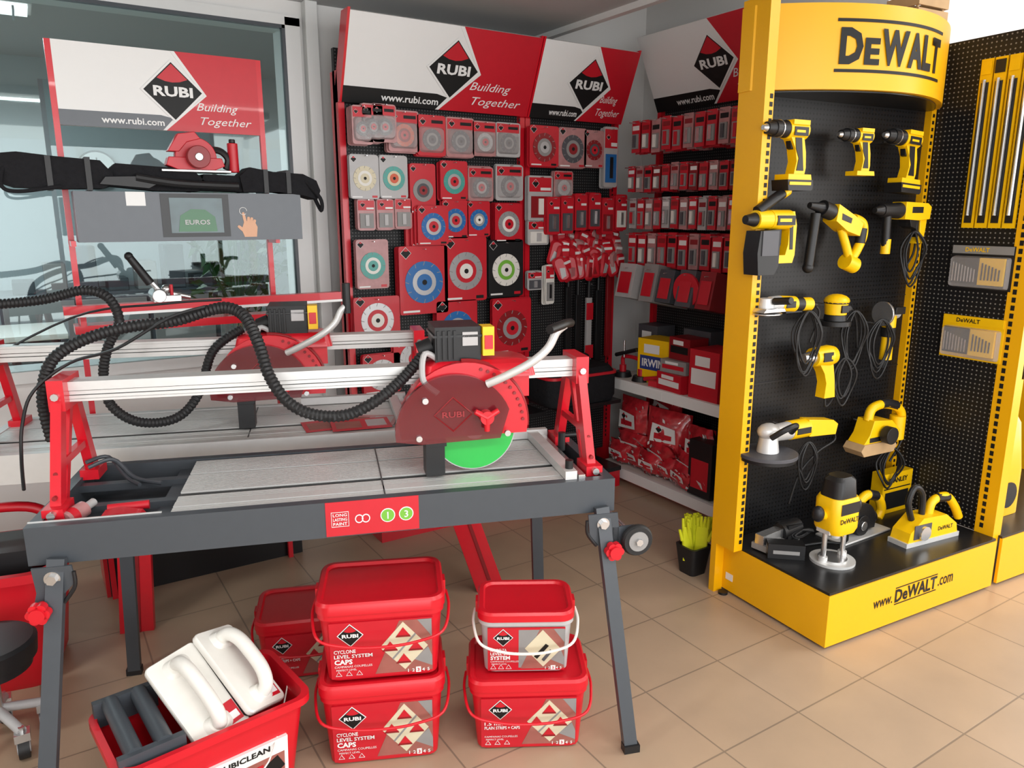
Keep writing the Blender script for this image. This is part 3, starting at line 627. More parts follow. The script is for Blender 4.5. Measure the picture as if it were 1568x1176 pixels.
# ------------------------------------------------------------------ buckets
def bucket(o,ang,z,w=.34,d=.26,h=.225,kind=0,name='levelling_kit_bucket',handle=RED,body=RED):
    q=M(name)
    bw,bd=w*.86,d*.84;tw,td=w*.965,d*.955
    q.loft([(0,bw-.02,bd-.02,.03),(.006,bw,bd,.032),(h*.80,tw-.008,td-.008,.036),(h*.80,tw+.004,td+.004,.038),(h*.86,tw+.004,td+.004,.038)],body,n=6)
    q.loft([(h*.86,w-.006,d-.006,.042),(h*.865,w,d,.044),(h*.965,w,d,.044),(h,w-.012,d-.012,.04),(h,w-.035,d-.035,.032),(h*.965,w-.045,d-.045,.030)],RED,n=6)
    for sx in(-1,1): q.box(sx*w*.5-.006,sx*w*.5+.006,-.02,.02,h*.80,h*.97,RED)
    sl=math.atan2((td-bd)/2,h*.80);T=Tr(0,-bd/2-.0025,.004)@Matrix.Rotation(R(90)+sl,4,'X')
    W=bw*.46;H=h*.78
    q.box(-W,W,H*.04,H*.96,-.004,0,REDC,T)
    if kind==2: q.box(-W*.2,W,H*.1,H*.92,0,.0005,GRP,T)
    q.prism([(-W*.15,H*.08),(W*.98,H*.08),(W*.98,H*.94),(W*.35,H*.94)],.0008,BRN,T)
    q.prism([(W*.70,H*.94),(W*.98,H*.94),(W*.98,H*.65)],.0012,GRP,T)
    q.prism([(-W*.04,H*.52),(W*.42,H*.92),(W*.90,H*.50),(W*.44,H*.12)],.0014,CRM,T)
    q.prism([(W*.62,H*.28),(W*.90,H*.48),(W*.98,H*.32),(W*.98,H*.15)],.0012,GRP,T)
    if kind<2:
        for (x,y) in((.42,.74),(.16,.52),(.66,.50),(.42,.30)):
            q.prism([(W*x-.018,H*y-.008),(W*x+.018,H*y-.008),(W*x,H*y+.018)],.003,REDC,T);q.prism([(W*x-.021,H*y-.013),(W*x+.021,H*y-.013),(W*x+.018,H*y-.007),(W*x-.018,H*y-.007)],.003,REDD,T)
        q.prism([(W*.19,H*.325),(W*.21,H*.30),(W*.67,H*.70),(W*.65,H*.725)],.0018,GRP,T)
    else:
        q.prism([(W*.2,H*.35),(W*.5,H*.62),(W*.58,H*.58),(W*.28,H*.30)],.003,BLP,T);q.prism([(W*.4,H*.28),(W*.62,H*.5),(W*.68,H*.46),(W*.46,H*.24)],.003,DGD,T)
    q.logo(T@Tr(-W*.60,H*.76,.001),H*.17)
    a,b=[('CYCLONE','LEVEL SYSTEM'),('1.5 mm','PLAIN STRIPS + CAPS'),('KIT DELTA','LEVEL SYSTEM')][kind]
    q.text(a,T@Tr(-W*.93,H*.50,.002),H*.06,WHP,align='L',bold=.02,w=W*.42);q.text(b,T@Tr(-W*.93,H*.42,.002),H*.06,WHP,align='L',bold=.02,w=W*.74)
    if kind!=1: q.text('CAPS' if kind==0 else 'SYSTEM',T@Tr(-W*.93,H*.325,.001),H*.085,WHP,align='L',bold=.04)
    q.text('CAMPANAS COUPELLES',T@Tr(-W*.93,H*.245,.001),H*.035,WHP,align='L')
    q.text('PERFECT LEVEL',T@Tr(-W*.9,H*.19,.001),H*.03,WHP,align='L')
    for i in range(3): q.tube([(-W*(.86-.2*i)+x,H*.12+y,.001) for x,y in((-.008,-.006),(.008,-.006),(0,.008))],.0012,WHP,T=T,closed=True,sub=1,seg=4)
    for i,t in enumerate('12345'):
        x=W*(.5+.1*i)
        if i==2: q.box(x-.007,x+.007,H*.055,H*.145,0,.0016,WHP,T)
        q.text(t,T@Tr(x,H*.1,.0018),H*.055,REDC if i==2 else WHP,bold=.02)
    y0=-d*.5-.012;zz=h*.80
    q.tube([(-w*.5-.008,.0,zz),(-w*.5-.012,-d*.25,zz-.015),(-w*.47,y0,zz-.045),(-w*.25,y0-.012,zz-.066),(0,y0-.014,zz-.072),(w*.25,y0-.012,zz-.066),(w*.47,y0,zz-.045),(w*.5+.012,-d*.25,zz-.015),(w*.5+.008,0,zz)],.0042,handle,seg=8)
    return q.finish(fr(o,ang,z),bevel=.0)
bucket((.765,1.92),-24,0,w=.36,d=.275,h=.265);bucket((.772,1.925),-24,.263,w=.36,d=.275,h=.25)
bucket((1.155,1.73),-30,0,w=.355,d=.265,h=.235,kind=1);bucket((1.155,1.74),-31,.233,w=.285,d=.215,h=.20,kind=2,handle=WHT,body=LGR,name='levelling_kit_pail')
bucket((.70,2.44),-20,0,kind=1)
# wash tub
TUB=fr((.265,1.965),8)
q=M('tile_wash_bucket')
W,D,H=.49,.30,.27
q.loft([(0,W*.80,D*.78,.03),(.01,W*.82,D*.80,.035),(H*.92,W*.95,D*.94,.04),(H*.92,W+.01,D+.01,.045),(H,W+.01,D+.01,.045),(H,W*.95,D*.93,.04),(H*.6,W*.90,D*.88,.04),(.02,W*.80,D*.78,.03)],RED,cap1=True)
q.tube([(-W*.5,-.0,H*.9),(-W*.35,-D*.58,H*.35),(-W*.15,-D*.60,H*.25),(.0,-D*.58,H*.45),(.1,-D*.6,H*.55),(W*.5,0,H*.9)],.0022,WHT,seg=6)
T=Tr(.03,-D*.44,.045)@Matrix.Rotation(R(95),4,'X');q.box(-.07,.14,0,.13,-.02,.001,WHP,T);q.box(.02,.13,.01,.085,.001,.0015,BRN,T);q.text('RUBICLEAN',T@Tr(.02,.112,.0015),.018,BLP,w=.14,bold=.03);q.box(.03,.07,.02,.07,.0015,.003,REDC,T);q.prism([(.08,.01),(.13,.04),(.11,.08),(.07,.06)],.003,BLP,T)
for x in(-.195,-.125): q.cyl((x,-.11,H+.008),(x-.0,.12,H+.028),.022,DG,seg=14);
q.box(-.235,-.08,.115,.135,H-.03,H+.04,DG);q.box(-.235,-.08,-.125,-.105,H-.05,H+.02,DG);q.finish(TUB)
def floatt(T):
    q=M('sponge_float');t=T
    q.loft([(0,.14,.27,.015),(.004,.145,.275,.016),(.016,.145,.275,.016),(.02,.14,.27,.015)],WHT,t);q.loft([(-.014,.13,.26,.012),(0,.13,.26,.012)],BLK,t)
    q.tube([(0,.10,.02),(0,.09,.05),(0,.055,.068),(0,.0,.072),(0,-.055,.068),(0,-.09,.05),(0,-.10,.02)],.019,WHT,T=t,seg=14)
    q.loft([(.015,.085,.06,.02),(.03,.05,.045,.02)],WHT,t@Tr(0,.095,0));q.loft([(.015,.085,.06,.02),(.03,.05,.045,.02)],WHT,t@Tr(0,-.095,0))
    q.box(.025,.06,-.12,-.06,.02,.0215,REDC,t);q.box(.03,.055,-.11,-.09,.0215,.022,WHP,t);return q.finish()
floatt(TUB@Tr(-.015,-.01,H+.030)@Euler((R(36),R(-8),R(12))).to_matrix().to_4x4())
floatt(TUB@Tr(.105,.02,H+.045)@Euler((R(36),R(16),R(28))).to_matrix().to_4x4())
q=M('red_mixing_tub')
q.loft([(.0,.44,.30,.06),(.02,.46,.32,.06),(.40,.54,.40,.08),(.40,.57,.43,.08),(.43,.57,.43,.08),(.43,.52,.38,.07),(.3,.50,.36,.07)],RED);
q.tube([(-.26,.1,.43),(-.27,.1,.54),(.1,.1,.56),(.22,.1,.52),(.25,.1,.43)],.018,RED,seg=12);q.box(-.1,.2,-.1,.1,.28,.47,BLK);q.finish(fr((-.27,2.96),-12))
q=M('rolling_stool')
q.cyl((0,0,.28),(0,0,.33),.125,BLK,seg=32,r1=.13);q.cyl((0,0,.33),(0,0,.34),.13,BLK,seg=32,r1=.12);q.cyl((0,0,.25),(0,0,.28),.11,BLK,seg=32);q.cyl((0,0,.08),(0,0,.26),.02,STL)
for a in range(5):
    t=R(a*72-60);c=(.12*math.cos(t),.12*math.sin(t));q.cyl((0,0,.12),(c[0],c[1],.085),.014,LGR);q.cyl((c[0],c[1],.03),(c[0],c[1],.1),.008,STL)
    q.cyl((c[0]-.014,c[1],.033),(c[0]+.014,c[1],.033),.033,RUB,seg=20);q.cyl((c[0]-.017,c[1],.033),(c[0]+.017,c[1],.033),.018,LGR,seg=16);q.box(c[0]-.02,c[0]+.02,c[1]-.02,c[1]+.02,.06,.085,STL)
q.finish(fr((-.225,2.50),0))
q=M('glove_bin')
T=fr((2.355,2.20),0)
q.loft([(0,.09,.09,.02),(.13,.12,.12,.02),(.13,.10,.10,.02),(.02,.08,.08,.02)],BLK,T)
for i in range(8):
    a=random.uniform(0,6.28);t=T@Tr(.03*math.cos(a),.03*math.sin(a),.06)@Euler((random.uniform(-.25,.25),random.uniform(-.25,.25),a)).to_matrix().to_4x4()
    q.loft([(0,.05,.018,.008),(.12,.06,.022,.010),(.15,.055,.02,.009)],YEG,t,n=2)
    for k in range(4): q.cyl((-.022+k*.015,0,.145),(-.026+k*.017,0,.20-abs(k-1.5)*.008),.0075,YEG,r1=.006,T=t,seg=8)
    q.cyl((.03,0,.09),(.045,0,.14),.008,YEG,r1=.006,T=t,seg=8)
q.finish()
# ------------------------------------------------------------------ yellow tool tower
DW=fr((2.295,1.484),-4.5)
q=M('power_tool_display_stand')
PB=.53
q.box(.0,1.02,PB,PB+.02,.22,2.25,PEGD)
for z in(.55,.88,1.20,1.52,1.84): q.box(.0,1.02,PB-.003,PB,z,z+.004,BLK)
q.box(-.045,.0,PB-.10,PB+.03,.22,2.30,YEL);q.box(-.045,.0,PB-.0,PB+.03,0.0,.22,YEL)
q.box(-.001,.012,PB-.045,PB+.03,.22,2.0,YEL);q.box(1.00,1.03,PB-.03,PB+.02,.22,2.25,YEL)
for i in range(62):
    z=.25+i*.028
    q.box(-.020,-.006,PB-.1015,PB-.099,z,z+.016,BLP);q.box(1.008,1.02,PB-.0315,PB-.029,z,z+.014,BLP)
q.box(-.0,1.02,0,.012,.012,.215,YEL);q.box(0,.012,.012,PB+.03,.012,.215,YEL);q.box(1.008,1.02,.012,PB,.012,.215,YEL)
q.box(.004,1.016,.004,PB+.01,.215,.225,BLM)
for x in(.05,.97):
    for y in(.05,.48): q.cyl((x,y,0),(x,y,.012),.022,BLK);q.cyl((x,y,.012),(x,y,.05),.007,STL)
q.cyl((-.02,.5,0),(-.02,.5,.01),.02,BLK)
T=Tr(.56,-.0005,.115)@FACE
q.text('www.',T@Tr(-.20,.0,.0),.030,BLP,align='R',bold=.01,w=.11);q.text('DeWALT',T@Tr(-.185,.008,0),.055,BLP,align='L',bold=.03,w=.255);q.text('.com',T@Tr(.08,.004,0),.036,BLP,align='L',bold=.01,w=.095)
q.box(-.185,.07,-.028,-.024,0,.001,BLP,T);q.box(-.185,.07,.040,.044,0,.001,BLP,T)
q.box(-.001,0,PB-.06,PB-.02,.06,.09,WHP)
N=40
def hp(t,off=0.):
    x=-.05+1.08*t;b=.50-.24*(max(0,math.sin(math.pi*t))**.8)
    e=.01
    if off:
        x0,b0=hp(max(t-e,0));x1,b1=hp(min(t+e,1));d=Vector((x1-x0,b1-b0)).normalized();return(x+d.y*off,b-d.x*off)
    return(x,b)
out=[hp(i/N) for i in range(N+1)]
q.prism([(-.05,PB+.03)]+out+[(1.03,PB+.03)],.285,YEL,Tr(0,0,1.99))
q.prism([(-.03,PB+.01)]+[(x*.98+.01,b+.02) for x,b in out]+[(1.01,PB+.01)],.004,BLM,Tr(0,0,1.984))
def strip(t0,t1,z0,z1,off,m):
    n=24;v=[];f=[]
    for i in range(n+1):
        p=hp(t0+(t1-t0)*i/n,off);v+= [(p[0],p[1],z0),(p[0],p[1],z1)]
    for i in range(n): f.append((2*i,2*i+2,2*i+3,2*i+1))
    q.add(v,f,m)
strip(.215,.71,2.214,2.225,.002,BLP);strip(.215,.71,2.047,2.058,.002,BLP)
t=.222
for ch,w,h in(('D',.095,.122),('E',.066,.090),('W',.135,.122),('A',.092,.122),('L',.068,.122),('T',.082,.122)):
    tt=t+(w/2)/1.14;p=hp(tt,.0015);p0=hp(tt-.01);p1=hp(tt+.01);an=math.atan2(p1[1]-p0[1],p1[0]-p0[0])
    n0=Tr(p[0],p[1],2.073+h/2)@Matrix.Rotation(an,4,'Z')@FACE@Tr(0,0,.001)
    q.text(ch,n0,h,BLP,w=w*.92,bold=.045);t+=w/1.14
q.box(1.035,1.05,.10,PB+.02,.22,2.25,PEGD2);q.box(1.02,1.06,.02,.10,.0,2.25,YEL)
for i in range(62): q.box(1.0185,1.02,.065,.08,.25+i*.032,.27+i*.032,BLP)
q.box(1.06,2.1,.0,.012,.012,.215,YEL);q.box(1.06,2.1,.004,PB,.215,.225,BLM);q.box(1.06,2.1,PB,PB+.02,.22,2.25,PEGD);q.box(2.06,2.1,.42,PB+.03,0,2.25,YEL)
q.box(1.06,1.075,.02,.10,.22,.9,YEL)
q.finish(DW,bevel=.0015,seg=1)
q=M('wooden_crate')
for z in(.0,.05,.10): q.box(-.09,.09,-.07,-.06,z,z+.04,WOOD);q.box(-.09,.09,.06,.07,z,z+.04,WOOD);q.box(-.09,-.08,-.06,.06,z,z+.04,WOOD);q.box(.08,.09,-.06,.06,z,z+.04,WOOD)
for x in(-.08,.07):
    q.box(x,x+.01,-.058,-.05,0,.15,WOOD);q.box(x,x+.01,.05,.058,0,.15,WOOD)
q.box(-.09,.09,-.07,.07,-.0,.01,WOOD);q.finish(DW@Tr(.72,.42,2.277),bevel=.001)
# ---- tools
def put(q,x,z,y=.42,rot=0,s=1.,flip=False,by=.002):
    for v in q.bm.verts: v.co=(Tr(x,y,z)@Matrix.Rotation(R(rot),4,'Y')@Matrix.Diagonal((s*(-1 if flip else 1),s,s,1)))@v.co
    return q.finish(DW,bevel=by,seg=2)
def drill(x,z,s=1.,battery=True,rot=0):
    q=M('cordless_drill')
    q.cyl((.0,0,.07),(.085,0,.07),.031,YEP,seg=20);q.cyl((.085,0,.07),(.10,0,.07),.029,BLK,r1=.02)
    q.cyl((-.03,0,.072),(.0,0,.072),.024,BLK,r1=.029);q.cyl((-.055,0,.072),(-.03,0,.072),.027,BLK);q.cyl((-.085,0,.072),(-.055,0,.072),.019,BLK,r1=.024);q.cyl((-.10,0,.072),(-.085,0,.072),.008,STL,r1=.014)
    q.cyl((-.031,0,.072),(-.027,0,.072),.029,STL);q.box(.005,.08,-.033,.033,.085,.10,YEP)
    q.sil([(.01,.05),(.07,.055),(.085,.0),(.09,-.05),(.085,-.075),(.035,-.075),(.045,-.03),(.035,.01)],-.019,.019,YEP)
    q.sil([(.030,.045),(.060,.045),(.078,-.06),(.045,-.06),(.052,-.02),(.036,.01)],-.021,.021,BLK)
    q.sil([(.018,.035),(.036,.038),(.034,.008),(.024,.012)],-.01,.01,BLK)
    q.box(.012,.075,-.0335,-.031,.050,.078,BLK);q.box(.02,.06,-.034,-.0335,.06,.068,YEP)
    q.sil([(.0,-.072),(.105,-.072),(.11,-.09),(.0,-.09)],-.03,.03,YEP)
    if battery:
        q.sil([(-.008,-.09),(.11,-.09),(.112,-.118),(.105,-.125),(-.002,-.125)],-.036,.036,BLK);q.sil([(.0,-.097),(.10,-.097),(.10,-.107),(.0,-.107)],-.038,.038,YEP)
    q.cyl((.04,0,.07),(.04,.10,.07),.004,STL,seg=6)
    put(q,x,z,y=.42,s=s,rot=rot)
drill(.055,1.777,1.1);drill(.43,1.785,.92,battery=False);drill(.70,1.777,1.08,rot=4)
def cord(q,x,z,w,h,n=3,y=-.02):
    for i in range(n):
        a=random.uniform(.7,1.);dx=random.uniform(-.01,.01)
        q.tube([(x+dx,y,z),(x+dx+w*.5*a,y-.01*i,z-h*.3),(x+dx+w*.4*a,y,z-h*.8*a),(x+dx,y,z-h*a),(x+dx-w*.4*a,y,z-h*.8*a),(x+dx-w*.5*a,y+.01*i,z-h*.3)],.0045,RUB,seg=6,closed=True)
q=M('rotary_hammer')
q.cyl((-.145,0,.07),(-.10,0,.07),.016,BLK,r1=.026);q.cyl((-.10,0,.07),(-.03,0,.07),.034,YEP);q.cyl((-.03,0,.07),(.07,0,.07),.036,YEP)
q.sil([(-.10,.03),(.0,.035),(.0,-.10),(-.02,-.13),(-.10,-.13),(-.11,-.05)],-.036,.036,BLK);q.sil([(-.09,.03),(-.01,.03),(-.01,-.06),(-.09,-.06)],-.039,.039,DGD)
q.sil([(.05,.10),(.085,.10),(.10,.05),(.10,-.06),(.09,-.09),(.0,-.09),(.0,-.06),(.05,-.06),(.062,-.02),(.062,.04)],-.018,.018,YEP);q.sil([(.062,.05),(.08,.05),(.086,-.04),(.07,-.04)],-.02,.02,BLK)
q.cyl((-.09,0,.10),(.03,-.0,.165),.019,BLK);q.cyl((.03,0,.165),(.055,0,.178),.021,YEP);q.box(-.02,.07,-.038,-.034,.05,.085,BLK);q.box(-.01,.05,-.0385,-.038,.062,.074,YEP);q.cyl((0,0,.07),(0,.10,.07),.004,STL,seg=6)
put(q,.035,1.465,y=.42)
q=M('demolition_hammer')
q.cyl((-.19,0,.10),(-.12,0,.09),.012,BLK,r1=.022);q.cyl((-.12,0,.09),(-.05,0,.07),.032,BLK);q.sil([(-.06,.105),(.04,.06),(.09,.03),(.075,-.02),(.0,.0),(-.07,.04)],-.034,.034,YEP)
q.tube([(.07,0,.05),(.125,0,.03),(.135,0,-.02),(.105,0,-.08),(.07,0,-.12)],.019,YEP,seg=12);q.tube([(.0,0,.01),(.04,0,-.06),(.07,0,-.12)],.017,YEP,seg=12);q.tube([(.128,-.0,.01),(.122,-.0,-.05)],.021,BLK,seg=12)
q.cyl((.04,0,-.12),(.10,0,-.14),.033,YEP);q.cyl((-.15,0,.07),(-.17,0,-.14),.019,BLK);q.sph((-.17,0,-.14),.022,BLK);q.cyl((0,0,.05),(0,.10,.05),.004,STL,seg=6);q.sil([(-.04,.07),(.02,.05),(.015,.03),(-.04,.045)],-.0355,-.034,BLK)
put(q,.40,1.49,y=.42,s=.98)
q=M('corded_hammer_drill')
q.cyl((-.19,0,.085),(-.15,0,.085),.012,BLK,r1=.022);q.cyl((-.15,0,.085),(-.04,0,.085),.026,BLK,r1=.033);q.sil([(-.04,.12),(.10,.115),(.125,.10),(.12,.05),(.05,.045),(-.04,.05)],-.033,.033,YEP)
q.sil([(.08,.06),(.125,.07),(.12,-.0),(.11,-.05),(.07,-.05),(.085,.0)],-.018,.018,YEP);q.sil([(.07,.05),(.085,.05),(.09,.0),(.08,-.03),(.07,-.0)],-.012,.012,BLK);q.sil([(.0,.05),(.05,.05),(.045,.01),(.01,.02)],-.028,.028,BLK)
q.cyl((-.11,0,.07),(-.10,0,-.09),.017,BLK);q.cyl((-.10,0,-.03),(-.10,0,-.09),.019,YEP);q.tube([(.09,0,-.05),(.08,0,-.10),(.03,-.0,-.16)],.005,RUB,seg=6);cord(q,.05,.0,.10,.23,4);q.cyl((0,0,.08),(0,.10,.08),.004,STL,seg=6);q.box(-.0,.07,-.035,-.032,.075,.10,BLK)
put(q,.78,1.485,y=.42)
def grinder(x,z,s=1.,rot=0,flip=False,name='angle_grinder'):
    q=M(name)
    q.cyl((-.125,0,-.025),(-.125,0,-.031),.06,STL,seg=28);q.cyl((-.125,0,-.02),(-.125,0,.03),.032,AL,r1=.026);q.cyl((-.125,0,-.031),(-.125,0,-.04),.018,DGD)
    q.sil([(-.185,-.02),(-.07,-.02),(-.08,-.005),(-.175,-.005)],-.05,.05,STL)
    q.cyl((-.11,0,.008),(-.06,0,.006),.027,AL,r1=.031);q.cyl((-.06,0,.006),(.02,0,.0),.031,YEP);q.cyl((.02,0,0),(.11,0,-.005),.025,YEP,r1=.027);q.box(-.03,.06,-.012,.012,-.034,-.022,BLK);q.cyl((.02,0,0),(.06,0,-.002),.0285,BLK)
    q.cyl((.11,0,-.005),(.15,0,-.01),.014,BLK,r1=.008);q.cyl((-.115,-.03,.02),(-.115,-.11,.03),.014,BLK);q.tube([(.14,0,-.01),(.17,0,-.05),(.13,-.0,-.16)],.005,RUB,seg=6);cord(q,.09,-.03,.11,.28,4)
    q.cyl((0,0,0),(0,.10,0),.004,STL,seg=6);q.box(-.05,.0,-.033,-.029,-.01,.015,BLK)
    put(q,x,z,y=.42,s=s,rot=rot,flip=flip)
grinder(.15,1.215)
q=M('random_orbit_sander')
q.cyl((0,0,-.055),(0,0,-.035),.062,BLK,seg=28);q.cyl((0,0,-.035),(0,0,-.01),.045,BLK,r1=.042);q.cyl((0,0,-.01),(0,0,.045),.042,YEP,r1=.046);q.sph((0,0,.045),(.05,.05,.028),YEP);q.cyl((0,0,.035),(0,0,.042),.048,BLK);q.box(-.02,.02,-.047,-.04,0,.03,BLK);q.tube([(.04,0,.02),(.08,0,.02),(.13,0,-.05),(.15,0,-.16)],.005,RUB,seg=6);cord(q,.10,-.0,.10,.26,4);q.cyl((0,0,.03),(0,.10,.03),.004,STL,seg=6)
q.cyl((.04,0,.0),(.075,0,.01),.018,BLK)
put(q,.415,1.17)
q=M('angle_grinder')
q.cyl((-.03,.0,.10),(.05,0,.10),.032,AL,r1=.026);q.cyl((-.04,0,.1),(-.03,0,.10),.052,STL,seg=28);q.cyl((.01,0,.10),(.01,0,-.0),.028,YEP);q.cyl((.01,0,.0),(.01,0,-.10),.024,YEP,r1=.026);q.cyl((.01,0,.04),(.01,0,-.0),.030,BLK);q.cyl((.01,0,-.1),(.0,0,-.14),.012,BLK);q.box(-.02,.04,-.05,.0,.1,.13,BLK);q.cyl((0,0,.05),(0,.10,.05),.004,STL,seg=6);cord(q,-.06,.08,.12,.26,4)
put(q,.745,1.045,y=.42)
q=M('heat_gun')
q.cyl((-.10,0,.065),(-.05,0,.065),.017,STL,r1=.026);q.cyl((-.05,0,.065),(.03,0,.065),.036,YEP,r1=.042);q.cyl((.03,0,.065),(.06,0,.065),.042,YEP,r1=.036);q.cyl((.06,0,.065),(.066,0,.065),.03,BLK)
q.sil([(-.03,.04),(.045,.035),(.06,-.03),(.07,-.10),(.01,-.10),(.015,-.04),(-.0,.0)],-.022,.022,YEP);q.sil([(-.01,.03),(.01,.03),(.02,-.02),(.008,-.02)],-.012,.012,BLK);q.box(-.03,.02,-.04,-.036,.05,.085,BLK);q.tube([(.04,0,-.1),(.05,0,-.14),(.09,0,-.10),(.10,0,0),(.12,0,.03)],.005,RUB,seg=6);cord(q,.11,.05,.09,.2,3);q.cyl((0,0,.06),(0,.10,.06),.004,STL,seg=6)
put(q,.355,.925,y=.42,s=1.05)
q=M('polisher')
q.cyl((-.15,0,-.09),(-.15,0,-.075),.12,DGD,seg=32);q.cyl((-.15,0,-.105),(-.15,0,-.09),.115,BLK,seg=32);q.cyl((-.15,0,-.075),(-.15,0,.0),.045,AL,r1=.035);q.sph((-.15,0,.01),(.05,.045,.035),AL);q.cyl((-.13,0,.0),(-.04,0,.0),.034,AL,r1=.038);q.cyl((-.04,0,.0),(.06,0,.0),.040,YEP);q.sil([(.05,.04),(.20,.02),(.23,-.0),(.22,-.045),(.06,-.035)],-.026,.026,YEP)
q.sil([(.08,-.03),(.16,-.035),(.16,-.045),(.08,-.045)],-.015,.015,BLK);q.tube([(-.19,-.05,.0),(-.16,-.09,.04),(-.10,-.09,.05),(-.08,-.05,.01)],.012,BLK,seg=10);q.box(-.03,.05,-.042,-.038,-.012,.014,BLK);q.tube([(.22,0,-.02),(.25,0,-.08),(.15,0,-.12),(.05,0,-.2),(.0,0,-.33)],.005,RUB,seg=6);q.cyl((0,0,0),(0,.12,0),.005,STL,seg=6)
cord(q,.07,-.06,.09,.22,3)
put(q,.215,.71,y=.40,s=.97)
q=M('belt_sander')
q.sil([(-.15,-.06),(-.13,-.085),(.05,-.085),(.07,-.06),(.05,-.035),(-.13,-.035)],-.045,.045,WOOD);q.sil([(-.13,-.035),(.06,-.035),(.09,.0),(.03,.05),(-.08,.06),(-.10,.0)],-.04,.04,YEP);q.cyl((-.02,-.05,.0),(-.02,-.085,.0),.036,BLK)
q.tube([(-.07,0,.05),(-.05,0,.10),(.03,0,.11),(.12,0,.08),(.14,0,.03),(.08,0,-.01)],.019,YEP,seg=12);q.tube([(.0,0,.113),(.04,0,.112),(.10,0,.095)],.021,BLK,seg=12);q.cyl((.12,0,-.05),(.12,0,.05),.032,YEP);q.box(-.1,.0,-.043,-.04,-.03,-.01,BLK);q.tube([(.14,0,.02),(.17,0,-.05),(.1,0,-.15)],.005,RUB,seg=6);cord(q,.08,-.08,.12,.22,4);q.cyl((0,0,0.02),(0,.12,.02),.005,STL,seg=6)
put(q,.73,.635,y=.40,s=1.05)
q=M('plunge_router')
q.cyl((0,0,0),(0,0,.010),.085,AL,seg=36);q.cyl((0,0,.01),(0,0,.016),.055,STL,seg=30)
for x in(-.055,.055): q.cyl((x,0,.01),(x,0,.20),.010,STL);q.cyl((x,0,.01),(x,0,.03),.017,AL)
q.box(-.07,.07,-.03,.03,.13,.17,AL);q.cyl((0,0,.10),(0,0,.15),.02,AL);q.loft([(.13,.12,.11,.03),(.15,.145,.12,.035),(.26,.145,.12,.035),(.275,.13,.11,.035)],YEP);q.loft([(.275,.12,.10,.03),(.34,.11,.09,.03),(.355,.08,.07,.025)],BLK)
for s in(-1,1): q.cyl((s*.065,0,.20),(s*.095,0,.215),.018,YEP);q.sph((s*.105,-.0,.215),(.024,.024,.032),BLK)
q.text('DeWALT',Tr(0,-.0605,.19)@FACE,.020,BLP,w=.10,bold=.02);q.box(-.05,.05,-.0605,-.06,.215,.26,BLK);q.tube([(.02,.03,.345),(.05,.06,.33),(.12,.08,.2),(.16,.06,.03),(.1,.12,.008),(.0,.14,.008)],.005,RUB,seg=6)
q.cyl((-.03,-.062,.03),(-.03,-.062,.13),.004,STL);q.finish(DW@fr((.235,.185),0,.2255),bevel=.002)
q=M('reciprocating_saw')
q.box(-.13,.02,-.02,.02,.03,.07,STL);q.sil([(-.13,.005),(.0,.005),(.0,.03),(-.13,.03)],-.035,.035,GRP);q.cyl((.0,0,.05),(.12,0,.05),.035,BLK);q.sil([(.02,.02),(.12,.02),(.12,.07),(.02,.08)],-.032,.032,BLK)
cord(q,.10,.045,.12,.03,3,y=-.04);q.box(-.10,.1,-.035,.035,0,.006,STL);q.finish(DW@fr((.17,.40),8,.2255),bevel=.002)
q=M('circular_saw')
q.box(-.18,.14,-.07,.07,0,.008,AL);q.sil([(-.03+.10*math.cos(R(a)),.045+.10*math.sin(R(a))) for a in range(-15,196,12)],-.04,-.015,BLK)
q.sil([(-.03+.085*math.cos(R(a)),.04+.085*math.sin(R(a))) for a in range(205,336,12)],-.035,-.02,STL);q.cyl((-.03,-.05,.05),(-.03,.10,.05),.045,BLK);q.cyl((-.03,-.05,.05),(-.03,-.056,.05),.02,STL)
q.tube([(-.02,0,.12),(.05,0,.155),(.13,0,.13),(.17,0,.07),(.15,0,.03)],.02,YEP,seg=12);q.tube([(.06,0,.157),(.12,0,.138)],.022,BLK,seg=12);q.cyl((.02,0,.06),(.10,0,.05),.03,BLK);q.tube([(-.12,0,.10),(-.11,-.0,.17),(-.06,0,.18),(-.04,0,.13)],.012,BLK,seg=10)
q.finish(DW@fr((.56,.33),4,.2255),bevel=.002)
q=M('electric_planer')
q.box(-.17,.15,-.045,.045,0,.02,AL);q.sil([(-.16,.02),(.14,.02),(.13,.06),(.06,.11),(-.08,.115),(-.15,.06)],-.042,.042,YEP);q.tube([(.0,0,.10),(.02,0,.16),(.10,0,.17),(.16,0,.12),(.20,0,.06)],.018,YEP,seg=12);q.tube([(.04,0,.171),(.11,0,.166)],.020,BLK,seg=10);q.tube([(-.1,0,.10),(-.13,0,.18),(-.10,-.0,.24),(-.05,0,.20),(-.04,0,.1)],.013,BLK,seg=10)
q.box(-.13,-.03,-.045,-.042,.03,.09,DGD);q.text('DeWALT',Tr(.06,-.0425,.055)@FACE,.018,BLP,w=.09,bold=.02);q.cyl((-.08,-.045,.055),(-.08,-.06,.055),.03,STL);q.tube([(.2,0,.06),(.24,.02,.02),(.2,.1,.008),(.0,.12,.008)],.005,RUB,seg=6)
q.finish(DW@fr((.76,.15),-3,.2255),bevel=.002)
q=M('tape_measure_box')
q.box(-.10,.10,-.03,.03,0,.19,YEP);q.box(-.08,.08,-.0315,-.03,.02,.10,BLP);q.text('STANLEY',Tr(0,-.031,.155)@FACE,.024,BLP,w=.13,bold=.03);q.box(-.09,.09,-.0312,-.03,.115,.12,BLP);q.finish(DW@fr((.91,.43),0,.2255),bevel=.001)
q=M('cardboard_tool_box')
